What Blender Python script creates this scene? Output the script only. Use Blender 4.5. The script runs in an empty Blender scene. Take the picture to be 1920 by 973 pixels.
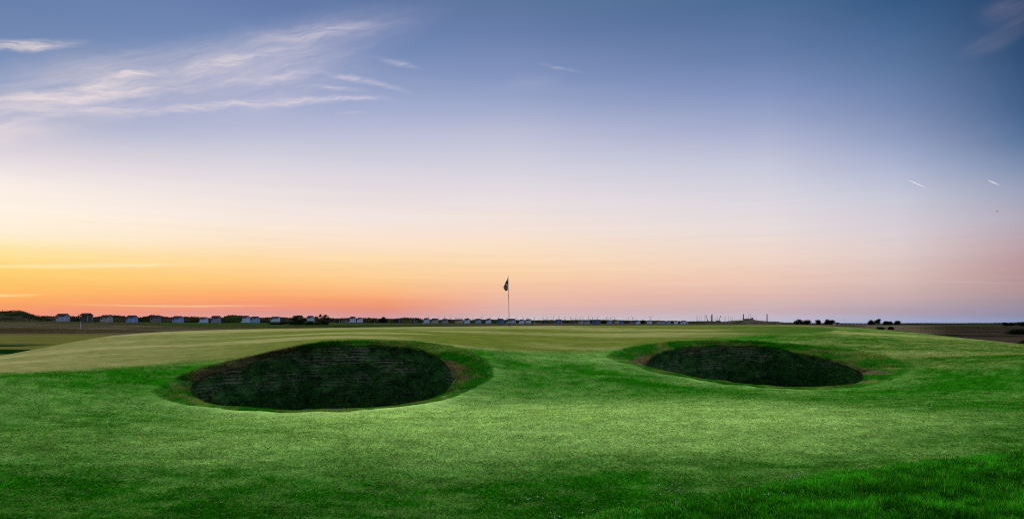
import bpy, bmesh, math, random
import numpy as np
from mathutils import Vector, Matrix
random.seed(7); RS = np.random.RandomState(11)
S = bpy.context.scene; C = S.collection; R = math.radians
# ------------------------------------------------------------------ camera
F, CX, HY, EYE = 1300.0, 960.0, 604.4, 1.65          # focal length and horizon of the 1920 px wide photograph
cam = bpy.data.cameras.new('camera'); co = bpy.data.objects.new('camera', cam); C.objects.link(co)
cam.sensor_width = 36.0; cam.lens = 36.0*F/1920; cam.shift_y = (HY-486.5)/1920
cam.clip_start = .1; cam.clip_end = 120000
co.location = (0, 0, EYE); co.rotation_euler = (R(90), 0, 0); S.camera = co
# ------------------------------------------------------------------ view
S.view_settings.view_transform = 'Standard'; S.view_settings.look = 'None'
S.view_settings.exposure = 0.0; S.view_settings.gamma = 1.0; S.view_settings.use_curve_mapping = False
S.render.engine = 'CYCLES'; S.cycles.filter_width = 1.05; S.cycles.max_bounces = 6; S.cycles.use_denoising = False
S.cycles.transparent_max_bounces = 8; S.cycles.caustics_reflective = False; S.cycles.caustics_refractive = False
# ------------------------------------------------------------------ sun (the afterglow at the front left, very soft)
SUN_AZ, SUN_EL = -10.0, 26.0
sl = bpy.data.lights.new('sun', 'SUN'); so = bpy.data.objects.new('sun', sl); C.objects.link(so)
sl.energy = 3.4; sl.angle = R(24); sl.color = (1.0, .90, .76)
sd = Vector((math.sin(R(SUN_AZ))*math.cos(R(SUN_EL)), math.cos(R(SUN_AZ))*math.cos(R(SUN_EL)), math.sin(R(SUN_EL))))
so.rotation_euler = sd.to_track_quat('Z', 'Y').to_euler(); so.location = sd*60

def lin(r, g, b):
    f = lambda c: c/12.92 if c <= .04045 else ((c+.055)/1.055)**2.4
    return tuple(f(c/255.0) for c in (r, g, b))

# ------------------------------------------------------------------ sky: dusk colours by height, mixed by compass direction
def dir_angles(px, py):
    az = math.atan((px-CX)/F); el = math.atan((HY-py)/F*math.cos(az))
    return math.degrees(az), math.degrees(el)
SKY = {
 0: [(0,(104,128,172)),(80,(116,140,180)),(150,(132,152,192)),(210,(164,172,204)),(255,(204,200,215)),(300,(229,220,224)),(340,(248,236,230)),(385,(254,242,228)),(435,(254,239,212)),(472,(255,228,158)),(505,(255,212,118)),(535,(254,196,104)),(562,(252,172,100)),(580,(248,154,106)),(591,(238,146,122)),(604,(224,160,148))],
 480: [(0,(99,122,170)),(100,(122,145,188)),(180,(154,166,202)),(240,(184,188,214)),(300,(214,211,222)),(360,(236,226,226)),(410,(247,232,222)),(455,(252,228,198)),(490,(254,217,160)),(525,(254,201,130)),(552,(252,174,112)),(571,(245,152,116)),(586,(224,150,141)),(604,(212,168,168))],
 720: [(0,(96,120,164)),(100,(118,140,184)),(200,(162,172,206)),(260,(192,194,216)),(310,(212,209,222)),(360,(230,220,224)),(410,(243,229,223)),(455,(251,227,204)),(490,(253,219,172)),(525,(252,203,145)),(548,(251,184,128)),(566,(244,158,116)),(580,(230,146,122)),(592,(212,152,150)),(604,(206,170,176))],
 960: [(0,(92,118,158)),(60,(105,126,172)),(150,(134,152,192)),(200,(160,170,204)),(250,(188,191,214)),(320,(214,211,223)),(380,(234,223,224)),(430,(244,226,214)),(470,(250,222,192)),(510,(250,211,169)),(540,(244,195,164)),(566,(232,182,166)),(588,(212,178,176)),(604,(206,198,210))],
 1440: [(0,(74,107,148)),(100,(102,125,170)),(170,(128,147,189)),(230,(158,168,203)),(300,(194,197,217)),(370,(218,214,223)),(430,(232,219,218)),(480,(239,214,200)),(520,(236,200,182)),(552,(224,186,176)),(580,(202,176,180)),(604,(188,186,206))],
 1680: [(0,(54,90,132)),(60,(72,105,148)),(120,(90,118,160)),(200,(118,138,178)),(260,(145,158,194)),(320,(176,184,210)),(370,(200,201,216)),(420,(214,206,214)),(470,(222,204,202)),(520,(218,191,184)),(555,(201,174,174)),(585,(178,161,176)),(604,(162,170,203))],
 1920: [(0,(38,68,108)),(100,(48,79,118)),(200,(66,97,138)),(260,(90,117,156)),(310,(124,142,175)),(360,(158,164,188)),(410,(178,171,186)),(450,(186,165,174)),(500,(186,152,154)),(540,(178,148,150)),(570,(158,142,156)),(590,(144,140,165)),(604,(136,150,190))],
}
BACK = [(0.0, (150, 158, 190)), (8.0, (150, 158, 192)), (25.0, (120, 136, 178)), (60.0, (150, 164, 200))]
ZENITH = (168, 182, 214); ZEN_GAIN = 1.35; BACK_GAIN = 1.0
W = bpy.data.worlds.new('World'); S.world = W; W.use_nodes = True
wt = W.node_tree; wt.nodes.clear()
def N(t, typ, **kw):
    n = t.nodes.new(typ)
    for k, v in kw.items(): setattr(n, k, v)
    return n
def setv(t, sock, v):
    if hasattr(v, 'node'): t.links.new(v, sock)
    else: sock.default_value = v
def M(t, op, a, b=None, c=None, clamp=False):
    n = N(t, 'ShaderNodeMath', operation=op, use_clamp=clamp)
    for i, v in enumerate((a, b, c)):
        if v is not None: setv(t, n.inputs[i], v)
    return n.outputs[0]
def MR(t, v, a, b, c=0.0, d=1.0, smooth=False):
    n = N(t, 'ShaderNodeMapRange', interpolation_type='SMOOTHSTEP' if smooth else 'LINEAR')
    setv(t, n.inputs[0], v)
    for i, x in enumerate((a, b, c, d)): n.inputs[i+1].default_value = x
    return n.outputs[0]
def MIX(t, f, a, b, blend='MIX'):
    n = N(t, 'ShaderNodeMix', data_type='RGBA', blend_type=blend)
    setv(t, n.inputs[0], f)
    for s, v in ((n.inputs[6], a), (n.inputs[7], b)):
        if isinstance(v, tuple) and len(v) == 3: v = v+(1,)
        setv(t, s, v)
    return n.outputs[2]
def RAMP(t, f, stops):
    n = N(t, 'ShaderNodeValToRGB'); cr = n.color_ramp
    while len(cr.elements) < len(stops): cr.elements.new(.5)
    for e, (p, c) in zip(cr.elements, stops): e.position = p; e.color = tuple(c)+(1,)
    setv(t, n.inputs[0], f); return n.outputs[0]
tc = N(wt, 'ShaderNodeTexCoord'); sep = N(wt, 'ShaderNodeSeparateXYZ'); wt.links.new(tc.outputs['Generated'], sep.inputs[0])
dx, dy, dz = sep.outputs
el = M(wt, 'MULTIPLY', M(wt, 'ARCSINE', dz), 180/math.pi)
az = M(wt, 'MULTIPLY', M(wt, 'ARCTAN2', dx, dy), 180/math.pi)
ef = MR(wt, el, -2.0, 30.0)
cols, azs = [], []
for px, rows in SKY.items():
    st = []
    for py, c in rows:
        a, e = dir_angles(px, py); st.append(((e+2)/32.0, lin(*c)))
    st.sort(); cols.append(RAMP(wt, ef, st)); azs.append(math.degrees(math.atan((px-CX)/F)))
sky = cols[0]
for i in range(1, 7): sky = MIX(wt, MR(wt, az, azs[i-1], azs[i]), sky, cols[i])
back = RAMP(wt, MR(wt, el, 0, 90), [(e/90, tuple(v*BACK_GAIN for v in lin(*c))) for e, c in BACK])
absaz = M(wt, 'ABSOLUTE', M(wt, 'ADD', az, 18.0))
sky = MIX(wt, MR(wt, absaz, 62, 110, smooth=True), sky, back)
sky = MIX(wt, MR(wt, el, 27, 60, smooth=True), sky, tuple(v*ZEN_GAIN for v in lin(*ZENITH)))
# high cirrus: streaks in compass direction / height, broken up by stretched noise
ae = N(wt, 'ShaderNodeCombineXYZ'); wt.links.new(az, ae.inputs[0]); wt.links.new(el, ae.inputs[1])
def noise(t, vec, scale, detail=4, rough=.6, dist=0.0):
    n = N(t, 'ShaderNodeTexNoise'); n.inputs['Scale'].default_value = scale; n.inputs['Detail'].default_value = detail
    n.inputs['Roughness'].default_value = rough; n.inputs['Distortion'].default_value = dist
    if vec is not None: t.links.new(vec, n.inputs['Vector'])
    return n
def mapping(t, vec, loc=(0,0,0), rot=0.0, scale=(1,1,1), typ='TEXTURE'):
    m = N(t, 'ShaderNodeMapping', vector_type=typ); t.links.new(vec, m.inputs[0])
    m.inputs['Location'].default_value = loc; m.inputs['Rotation'].default_value = (0, 0, rot); m.inputs['Scale'].default_value = scale
    return m.outputs[0]
def VM(t, op, a, b=None, scale=None):
    n = N(t, 'ShaderNodeVectorMath', operation=op); setv(t, n.inputs[0], a)
    if b is not None: setv(t, n.inputs[1], b)
    if scale is not None: n.inputs['Scale'].default_value = scale
    return n.outputs[1] if op in ('LENGTH', 'DOT_PRODUCT') else n.outputs[0]
wn = noise(wt, mapping(wt, ae.outputs[0], scale=(3.5, 1.6, 1)), 1.0, 3, .55)
warp = VM(wt, 'SCALE', VM(wt, 'SUBTRACT', wn.outputs['Color'], (.5, .5, .5)), scale=1.1)
aew = VM(wt, 'ADD', ae.outputs[0], warp)
def px_wisp(p0, p1, wid, amp, vec=None):
    a0, e0 = dir_angles(*p0); a1, e1 = dir_angles(*p1)
    ln = math.hypot(a1-a0, e1-e0); ang = math.atan2(e1-e0, a1-a0)
    m = mapping(wt, vec or aew, ((a0+a1)/2, (e0+e1)/2, 0), ang, (ln*.62, wid, 1))
    return M(wt, 'MULTIPLY', MR(wt, VM(wt, 'LENGTH', m), 0.0, 1.0, 1.0, 0.0, smooth=True), amp)
def total(lst):
    o = lst[0]
    for v in lst[1:]: o = M(wt, 'ADD', o, v)
    return o
veil = total([px_wisp((-200,225),(420,120),3.4,.75), px_wisp((150,150),(820,20),2.6,.62), px_wisp((250,190),(720,110),3.2,.55),
              px_wisp((-60,252),(120,238),1.3,.55), px_wisp((1790,105),(1925,55),.9,.42), px_wisp((1835,22),(1960,30),1.5,.55), px_wisp((940,160),(1060,150),.9,.30)])
strand = total([px_wisp((-160,196),(430,155),.75,1.0), px_wisp((-60,206),(420,205),.5,.8), px_wisp((280,215),(500,185),.42,1.2), px_wisp((430,192),(720,183),.50,1.1),
              px_wisp((-80,86),(165,80),.55,1.5), px_wisp((600,134),(770,168),.34,1.25), px_wisp((300,140),(560,90),.62,.95), px_wisp((120,168),(330,125),.55,.9),
              px_wisp((440,75),(770,40),.8,.7), px_wisp((700,108),(790,132),.34,.7), px_wisp((1010,122),(1095,134),.24,.8), px_wisp((600,188),(740,186),.28,.9),
              px_wisp((350,165),(640,130),.5,.6), px_wisp((620,218),(690,212),.16,.6), px_wisp((-90,245),(60,240),.5,.8), px_wisp((560,160),(700,172),.3,.8)])
wsl = VM(wt, 'SCALE', VM(wt, 'SUBTRACT', noise(wt, mapping(wt, ae.outputs[0], scale=(9, 2, 1)), 1.0, 4, .6).outputs['Color'], (.5, .5, .5)), scale=.35)
aes = VM(wt, 'ADD', ae.outputs[0], wsl)
low = total([px_wisp((-140,500),(400,494),.24,2.0,aes), px_wisp((-80,555),(90,552),.16,.9,aes), px_wisp((800,466),(1010,478),.11,.8,aes), px_wisp((60,571),(560,573),.10,.7,aes), px_wisp((430,400),(520,401),.10,.6,aes), px_wisp((1200,530),(1400,534),.12,.35,aes), px_wisp((1700,528),(1960,532),.14,.5,aes)])
streak = noise(wt, mapping(wt, aew, rot=.16, scale=(3.6, .34, 1)), 1.0, 8, .68, .35)
streak2 = noise(wt, mapping(wt, aew, rot=.34, scale=(5.5, .55, 1)), 1.0, 6, .66, .3)
sm = MR(wt, streak.outputs[0], .38, .72, 0.0, 1.0); sm2 = MR(wt, streak2.outputs[0], .30, .70, .34, 1.0)
cmask = M(wt, 'ADD', M(wt, 'MULTIPLY', M(wt, 'MULTIPLY', veil, sm2), .78), M(wt, 'MULTIPLY', strand, M(wt, 'MULTIPLY_ADD', sm, .75, .12)))
cmask = M(wt, 'MULTIPLY', M(wt, 'MINIMUM', cmask, 1.0), .82)
ccol = RAMP(wt, MR(wt, az, -38, 40), [(0.0, lin(250,232,224)), (.3, lin(226,214,224)), (.6, lin(190,190,214)), (1.0, lin(136,132,156))])
sky = MIX(wt, cmask, sky, ccol)
lmask = M(wt, 'MULTIPLY', M(wt, 'MINIMUM', M(wt, 'MULTIPLY', low, M(wt, 'MULTIPLY_ADD', sm, .5, .5)), 1.0), .85)
sky = MIX(wt, lmask, sky, RAMP(wt, MR(wt, az, -38, 40), [(0, lin(255,232,160)), (.5, lin(250,226,205)), (1, lin(200,170,176))]))
# faint banding of the afterglow
band = noise(wt, mapping(wt, ae.outputs[0], scale=(22, .55, 1)), 1.0, 4, .6)
bandf = M(wt, 'MULTIPLY', MR(wt, el, 0, 14, 1, .25), M(wt, 'SUBTRACT', band.outputs[0], .5))
bg = N(wt, 'ShaderNodeBackground'); wo = N(wt, 'ShaderNodeOutputWorld')
wt.links.new(sky, bg.inputs[0]); wt.links.new(M(wt, 'MULTIPLY_ADD', bandf, .16, 1.0), bg.inputs[1]); wt.links.new(bg.outputs[0], wo.inputs[0])
W.cycles.sampling_method = 'MANUAL'; W.cycles.sample_map_resolution = 512

# ------------------------------------------------------------------ helpers
def tag(o, label=None, cat=None, group=None, kind=None):
    for k, v in (('label', label), ('category', cat), ('group', group), ('kind', kind)):
        if v: o[k] = v
    return o
def mesh_obj(name, verts, faces, mat=None, parent=None, smooth=False, cols=None):
    me = bpy.data.meshes.new(name)
    verts = np.asarray(verts, dtype=np.float32).reshape(-1, 3)
    if isinstance(faces, np.ndarray):
        k = faces.shape[1]; nf = len(faces)
        me.vertices.add(len(verts)); me.vertices.foreach_set('co', verts.ravel())
        me.loops.add(nf*k); me.loops.foreach_set('vertex_index', faces.astype(np.int32).ravel())
        me.polygons.add(nf); me.polygons.foreach_set('loop_start', np.arange(0, nf*k, k, dtype=np.int32))
        me.polygons.foreach_set('loop_total', np.full(nf, k, dtype=np.int32)); me.update(calc_edges=True)
    else:
        me.from_pydata([tuple(map(float, v)) for v in verts], [], [tuple(f) for f in faces]); me.update()
    if smooth: me.polygons.foreach_set('use_smooth', np.ones(len(me.polygons), dtype=bool))
    if cols is not None:
        a = me.attributes.new('tint', 'FLOAT_COLOR', 'POINT')
        c4 = np.ones((len(verts), 4), dtype=np.float32); c4[:, :3] = cols; a.data.foreach_set('color', c4.ravel())
    if mat: me.materials.append(mat)
    o = bpy.data.objects.new(name, me); C.objects.link(o)
    if parent: o.parent = parent
    return o
def empty(name, loc, rz=0.0):
    o = bpy.data.objects.new(name, None); C.objects.link(o); o.location = loc; o.rotation_euler = (0, 0, rz); o.empty_display_size = .2
    return o
class MB:
    def __init__(s): s.v, s.f = [], []
    def box(s, a, b):
        n = len(s.v); x0, y0, z0 = a; x1, y1, z1 = b
        s.v += [(x0,y0,z0),(x1,y0,z0),(x1,y1,z0),(x0,y1,z0),(x0,y0,z1),(x1,y0,z1),(x1,y1,z1),(x0,y1,z1)]
        s.f += [tuple(n+i for i in q) for q in ((0,3,2,1),(4,5,6,7),(0,1,5,4),(1,2,6,5),(2,3,7,6),(3,0,4,7))]; return s
    def poly(s, pts, d):                      # prism: points of one cap, offset vector
        n = len(s.v); k = len(pts); s.v += [tuple(p) for p in pts]+[tuple(np.add(p, d)) for p in pts]
        s.f += [tuple(n+i for i in range(k))[::-1], tuple(n+k+i for i in range(k))]
        s.f += [(n+i, n+(i+1) % k, n+k+(i+1) % k, n+k+i) for i in range(k)]; return s
    def tube(s, p0, p1, r0, r1, k=8):
        p0, p1 = Vector(p0), Vector(p1); q = (p1-p0).to_track_quat('Z', 'Y'); n = len(s.v)
        for p, r in ((p0, r0), (p1, r1)):
            for i in range(k):
                a = 2*math.pi*i/k; s.v.append(tuple(p+q @ Vector((r*math.cos(a), r*math.sin(a), 0))))
        s.f += [(n+i, n+(i+1) % k, n+k+(i+1) % k, n+k+i) for i in range(k)]
        s.f += [tuple(n+i for i in range(k))[::-1], tuple(n+k+i for i in range(k))]; return s
    def make(s, name, mat, parent=None, smooth=False): return mesh_obj(name, s.v, s.f, mat, parent, smooth)
# value noise in the ground plane
def vnoise(x, y, seed=0):
    xi, yi = np.floor(x).astype(np.int64), np.floor(y).astype(np.int64); fx, fy = x-xi, y-yi
    fx = fx*fx*(3-2*fx); fy = fy*fy*(3-2*fy)
    def h(i, j):
        n = (i*374761393+j*668265263+seed*974711) & 0x7fffffff
        n = ((n ^ (n >> 13))*1274126177) & 0x7fffffff
        return ((n ^ (n >> 16)) & 0xffff)/65535.0
    return (h(xi,yi)*(1-fx)+h(xi+1,yi)*fx)*(1-fy)+(h(xi,yi+1)*(1-fx)+h(xi+1,yi+1)*fx)*fy
def fbm(x, y, seed=0, oc=4, rough=.5):
    s = 0; a = 1; t = 0
    for i in range(oc):
        s = s+a*vnoise(x*2**i+13.7*i, y*2**i-7.1*i, seed+i); t += a; a *= rough
    return s/t
def sstep(a, b, x):
    t = np.clip((x-a)/(b-a), 0, 1); return t*t*(3-2*t)

# ------------------------------------------------------------------ terrain: height by bearing u = x/y and distance y
us = np.unique(np.concatenate([np.linspace(-2.4, -.92, 60), np.linspace(-.92, .92, 461), np.linspace(.92, 2.4, 60)]))
Ys = np.geomspace(1.2, 1150, 570)
def kp(d, pxs, sig=45):                       # table over photo columns -> smooth values over us
    xs = sorted(d); v = np.interp(pxs, xs, [d[k] for k in xs])
    g = np.arange(-3000, 5000, 10.0); w = np.interp(g, xs, [d[k] for k in xs])
    kk = np.exp(-.5*(np.arange(-30, 31)*10/sig)**2); kk /= kk.sum()
    w = np.convolve(np.pad(w, 30, mode='edge'), kk, mode='valid'); return np.interp(pxs, g, w)
pxs = us*F+CX
def from_px(Y, py): return EYE-(py-HY)*Y/F
one = np.ones_like(us)
st = []
st.append((one*1.2, one*-.92)); st.append((one*4, one*-.66)); st.append((one*7.0, one*-.33)); st.append((one*9.3, one*-.09))
st.append((one*11, kp({-800:.02, 0:.0, 960:.01, 1920:.02}, pxs)))
Y = kp({-300:11.9, 0:11.9, 300:12.6, 640:12.9, 960:13.0, 1150:13.8, 1400:15.8, 1600:15.5, 1920:14.5, 2600:14}, pxs)
st.append((Y, from_px(Y, kp({-300:772, 0:762, 300:765, 640:768, 960:766, 1150:752, 1400:728, 1600:735, 1920:740, 2600:748}, pxs))))
CREST = (kp({-300:14.2, 0:15, 330:16.3, 640:17.2, 960:19, 1150:20, 1400:21.5, 1600:20.5, 1920:19, 2600:18}, pxs),
         kp({-300:715, 0:697, 170:690, 330:679, 450:668, 560:651, 640:645, 760:645, 960:657, 1100:658, 1200:651, 1400:645, 1600:660, 1750:668, 1920:669, 2600:690}, pxs, 30))
st.append((CREST[0], from_px(*CREST)))
FAR = (kp({-800:18, -300:19.5, 0:22, 100:24.5, 200:27, 300:29, 640:31, 960:32, 1200:33, 1500:33, 1600:32, 1700:30, 1800:28, 1920:26, 2400:21}, pxs),
       kp({-800:720, -300:700, 0:668, 100:648, 200:630, 300:622, 450:617, 640:614, 960:611, 1200:610, 1500:609, 1600:613, 1700:622, 1800:633, 1920:645, 2400:700}, pxs, 25))
cz, fz = from_px(*CREST), from_px(*FAR)
st.append(((CREST[0]*.55+FAR[0]*.45), cz*.5+fz*.5+kp({-300:.02, 0:.02, 640:.05, 960:.06, 1500:.05, 1920:.06}, pxs)))
st.append((FAR[0], fz))
st.append((FAR[0]+1.6, fz-.10)); st.append((FAR[0]+5.5, kp({-300:.36, 0:.36, 200:.3, 640:.2, 1500:.0, 1920:-.1}, pxs)))
st.append((one*46, kp({-300:.37, 0:.37, 640:.3, 1500:.05, 1920:-.05}, pxs)))
st.append((one*70, kp({-300:.36, 0:.36, 640:.35, 1500:.05, 1920:-.05}, pxs)))
st.append((one*130, kp({-300:.58, 0:.58, 640:.6, 1300:.35, 1920:.12}, pxs)))
HUT_Y = {-900:215, 0:222, 250:225, 400:238, 650:292, 800:325, 950:395, 1150:470, 1290:540, 1450:500, 1600:450, 2000:450, 2800:450}
HUT_P = {-900:602, 0:602.3, 120:602.6, 200:604.3, 250:604.9, 400:605.4, 650:605.4, 800:606, 950:606.5, 1150:607, 1290:607.3, 1450:608, 1600:608.6, 2000:609.5, 2800:609.5}
hy = kp(HUT_Y, pxs); hz = from_px(hy, kp(HUT_P, pxs))
st.append((hy*.82, hz-.18)); st.append((hy*1.02, hz)); st.append((hy*1.3, hz+.05))
st.append((one*800, one*.0)); st.append((one*1150, one*-4.5))
def pchip(xk, yk, x):
    h = np.diff(xk); d = np.diff(yk)/h; m = np.zeros(len(xk)); m[0], m[-1] = d[0], d[-1]
    for i in range(1, len(xk)-1):
        if d[i-1]*d[i] > 0: w1 = 2*h[i]+h[i-1]; w2 = h[i]+2*h[i-1]; m[i] = (w1+w2)/(w1/d[i-1]+w2/d[i])
    i = np.clip(np.searchsorted(xk, x)-1, 0, len(xk)-2); t = (x-xk[i])/h[i]
    return (1+2*t)*(1-t)**2*yk[i]+t*(1-t)**2*h[i]*m[i]+t*t*(3-2*t)*yk[i+1]+t*t*(t-1)*h[i]*m[i+1]
Z = np.zeros((len(Ys), len(us)))
for j in range(len(us)):
    xk = np.array([s[0][j] for s in st]); yk = np.array([s[1][j] for s in st]); Z[:, j] = pchip(xk, yk, Ys)
GX = us[None, :]*Ys[:, None]; GY = np.repeat(Ys[:, None], len(us), 1)
# two drainage ditches on the left, gentle rolls in the turf, tussocky heath
def ditch(y0, y1, xa, xb):
    return sstep(y0-1.2, y0, GY)*(1-sstep(y1, y1+.5, GY))*(1-sstep(xa, xb, GX))
Z -= 1.1*ditch(29.5, 32.6, -22.6, -20.2)+.9*ditch(38, 41.3, -29.5, -26.5)
roll = (fbm(GX*.42, GY*.5, 3, 3)-.5)*.13*sstep(5, 8, GY)*(1-sstep(13, 17, GY))
Z += roll+(fbm(GX*1.6, GY*1.6, 5, 2)-.5)*.022*(1-sstep(24, 34, GY))
Z += (fbm(GX*.25, GY*.12, 8, 4)-.5)*.5*sstep(60, 120, GY)*(1-sstep(500, 700, GY))*.25
lY = np.log(Ys)
def T(x, y):
    x, y = np.asarray(x, float), np.clip(np.asarray(y, float), Ys[0], Ys[-1]*.999); u = np.clip(x/y, us[0], us[-1]-1e-6)
    j = np.clip(np.searchsorted(us, u, side='right')-1, 0, len(us)-2); i = np.clip(np.searchsorted(Ys, y, side='right')-1, 0, len(Ys)-2)
    a = (u-us[j])/(us[j+1]-us[j]); b = (y-Ys[i])/(Ys[i+1]-Ys[i])
    return (Z[i,j]*(1-a)+Z[i,j+1]*a)*(1-b)+(Z[i+1,j]*(1-a)+Z[i+1,j+1]*a)*b
def hit(px, py, off=0.0, y0=5.0, y1=60.0):    # where the sight line through a photo point meets the ground
    yy = np.geomspace(y0, y1, 4000); u = (px-CX)/F
    d = from_px(yy, py)-(T(u*yy, yy)+off); k = np.argmax(d <= 0) if (d <= 0).any() else len(yy)-1
    return np.array((u*yy[k], yy[k]))
def inside(poly, x, y):
    x, y = np.asarray(x, float), np.asarray(y, float); r = np.zeros(x.shape, bool); n = len(poly)
    for i in range(n):
        (xa, ya), (xb, yb) = poly[i], poly[(i+1) % n]
        c = ((ya > y) != (yb > y)) & (x < (xb-xa)*(y-ya)/((yb-ya) if yb != ya else 1e-9)+xa); r ^= c
    return r

# ------------------------------------------------------------------ the two bunkers' outlines
BUNK = {
 'left': dict(out=[(285,738),(300,722),(340,705),(400,687),(450,674),(520,660),(560,650),(620,642),(700,639),(780,642),(850,651),(900,666),(925,688),(930,700),(915,715),(890,728),(860,743),(800,756),(700,768),(600,773),(480,772),(390,765),(330,756),(300,748)],
   hole=[(352,735),(370,714),(450,692),(520,668),(560,657),(640,651),(740,652),(790,656),(830,676),(849,700),(852,715),(840,736),(800,751),(700,764),(600,769),(480,767),(390,758)], c=(610,712), floor=-.55),
 'right': dict(out=[(1130,667),(1150,658),(1200,649),(1260,642),(1330,639),(1400,641),(1480,646),(1560,654),(1640,662),(1700,675),(1720,690),(1700,705),(1660,717),(1620,726),(1560,731),(1480,729),(1400,723),(1300,711),(1200,690),(1150,678)],
   hole=[(1203,686),(1215,675),(1240,660),(1290,652.5),(1370,650.5),(1440,653),(1500,665),(1560,677),(1600,690),(1622,706),(1615,716),(1590,722),(1520,726.5),(1440,723),(1360,715),(1280,703),(1230,692)], c=(1420,690), floor=-.38),
}
DIP = .12; NA = 420
RJ = np.random.RandomState(5)
def by_angle(loop, c, jit):
    a = np.array([math.atan2(-(y-c[1])*3.2, x-c[0]) for x, y in loop]); r = np.array([math.hypot(x-c[0], (y-c[1])*3.2) for x, y in loop])
    o = np.argsort(a); a, r = a[o], r[o]; a = np.concatenate([a-2*np.pi, a, a+2*np.pi]); r = np.tile(r, 3)
    th = np.linspace(-np.pi, np.pi, NA, endpoint=False); rr = np.interp(th, a, r)
    k = np.exp(-.5*(np.arange(-6, 7)/2.2)**2); k /= k.sum(); rr = np.convolve(np.pad(rr, 6, mode='wrap'), k, mode='valid')
    return [(c[0]+q*math.cos(t), c[1]-q*math.sin(t)/3.2) for t, q in zip(th, rr*(1+jit*np.interp(np.arange(NA), np.arange(0, NA, 7), RJ.randn(len(np.arange(0, NA, 7))))))]
for b in BUNK.values():
    b['o'] = np.array([hit(*p, 0.0) for p in by_angle(b['out'], b['c'], .012)]); b['h'] = np.array([hit(*p, -DIP) for p in by_angle(b['hole'], b['c'], .010)])
    for k in ('o', 'h'):
        q = np.exp(-.5*(np.arange(-5, 6)/1.8)**2); q /= q.sum()
        b[k] = np.stack([np.convolve(np.pad(b[k][:, i], 5, mode='wrap'), q, mode='valid') for i in (0, 1)], 1)
# rough in the lower right corner and the edge of the putting surface
ROUGH = [hit(*p, y0=3) for p in ((1040,985),(1130,962),(1235,940),(1320,925),(1440,905),(1600,880),(1765,857),(1920,843),(2100,825),(2400,800))]+[np.array((16., 3.)), np.array((1.0, 3.0))]
GE = [(-900,800),(-300,735),(0,701),(170,692),(330,681),(450,671),(520,661),(600,645),(700,640),(800,646),(930,656),(1100,661),(1180,652),(1300,637),(1420,630),(1560,622),(1700,622),(1800,633),(2200,690),(3000,760)]
geu = np.array([(p[0]-CX)/F for p in GE]); gey = np.array([hit(*p, y0=8)[1] if -400 < p[0] < 2300 else (14 if p[0] < 0 else 24) for p in GE])

def seg_dist(x, y, a, b):
    d = b-a; t = np.clip(((x-a[0])*d[0]+(y-a[1])*d[1])/(d @ d), 0, 1); return np.hypot(x-a[0]-t*d[0], y-a[1]-t*d[1])
RIMS = [(hit(*a), hit(*b), k) for a, b, k in (((1140,678),(1300,714),.22), ((1300,714),(1480,733),.22), ((1480,733),(1700,712),.18), ((420,776),(700,774),.25), ((700,774),(800,760),.25), ((800,760),(935,705),.12), ((1000,672),(1130,668),.25))]  # pale grass along bunker fronts; last strip paints light on the swell
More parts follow.
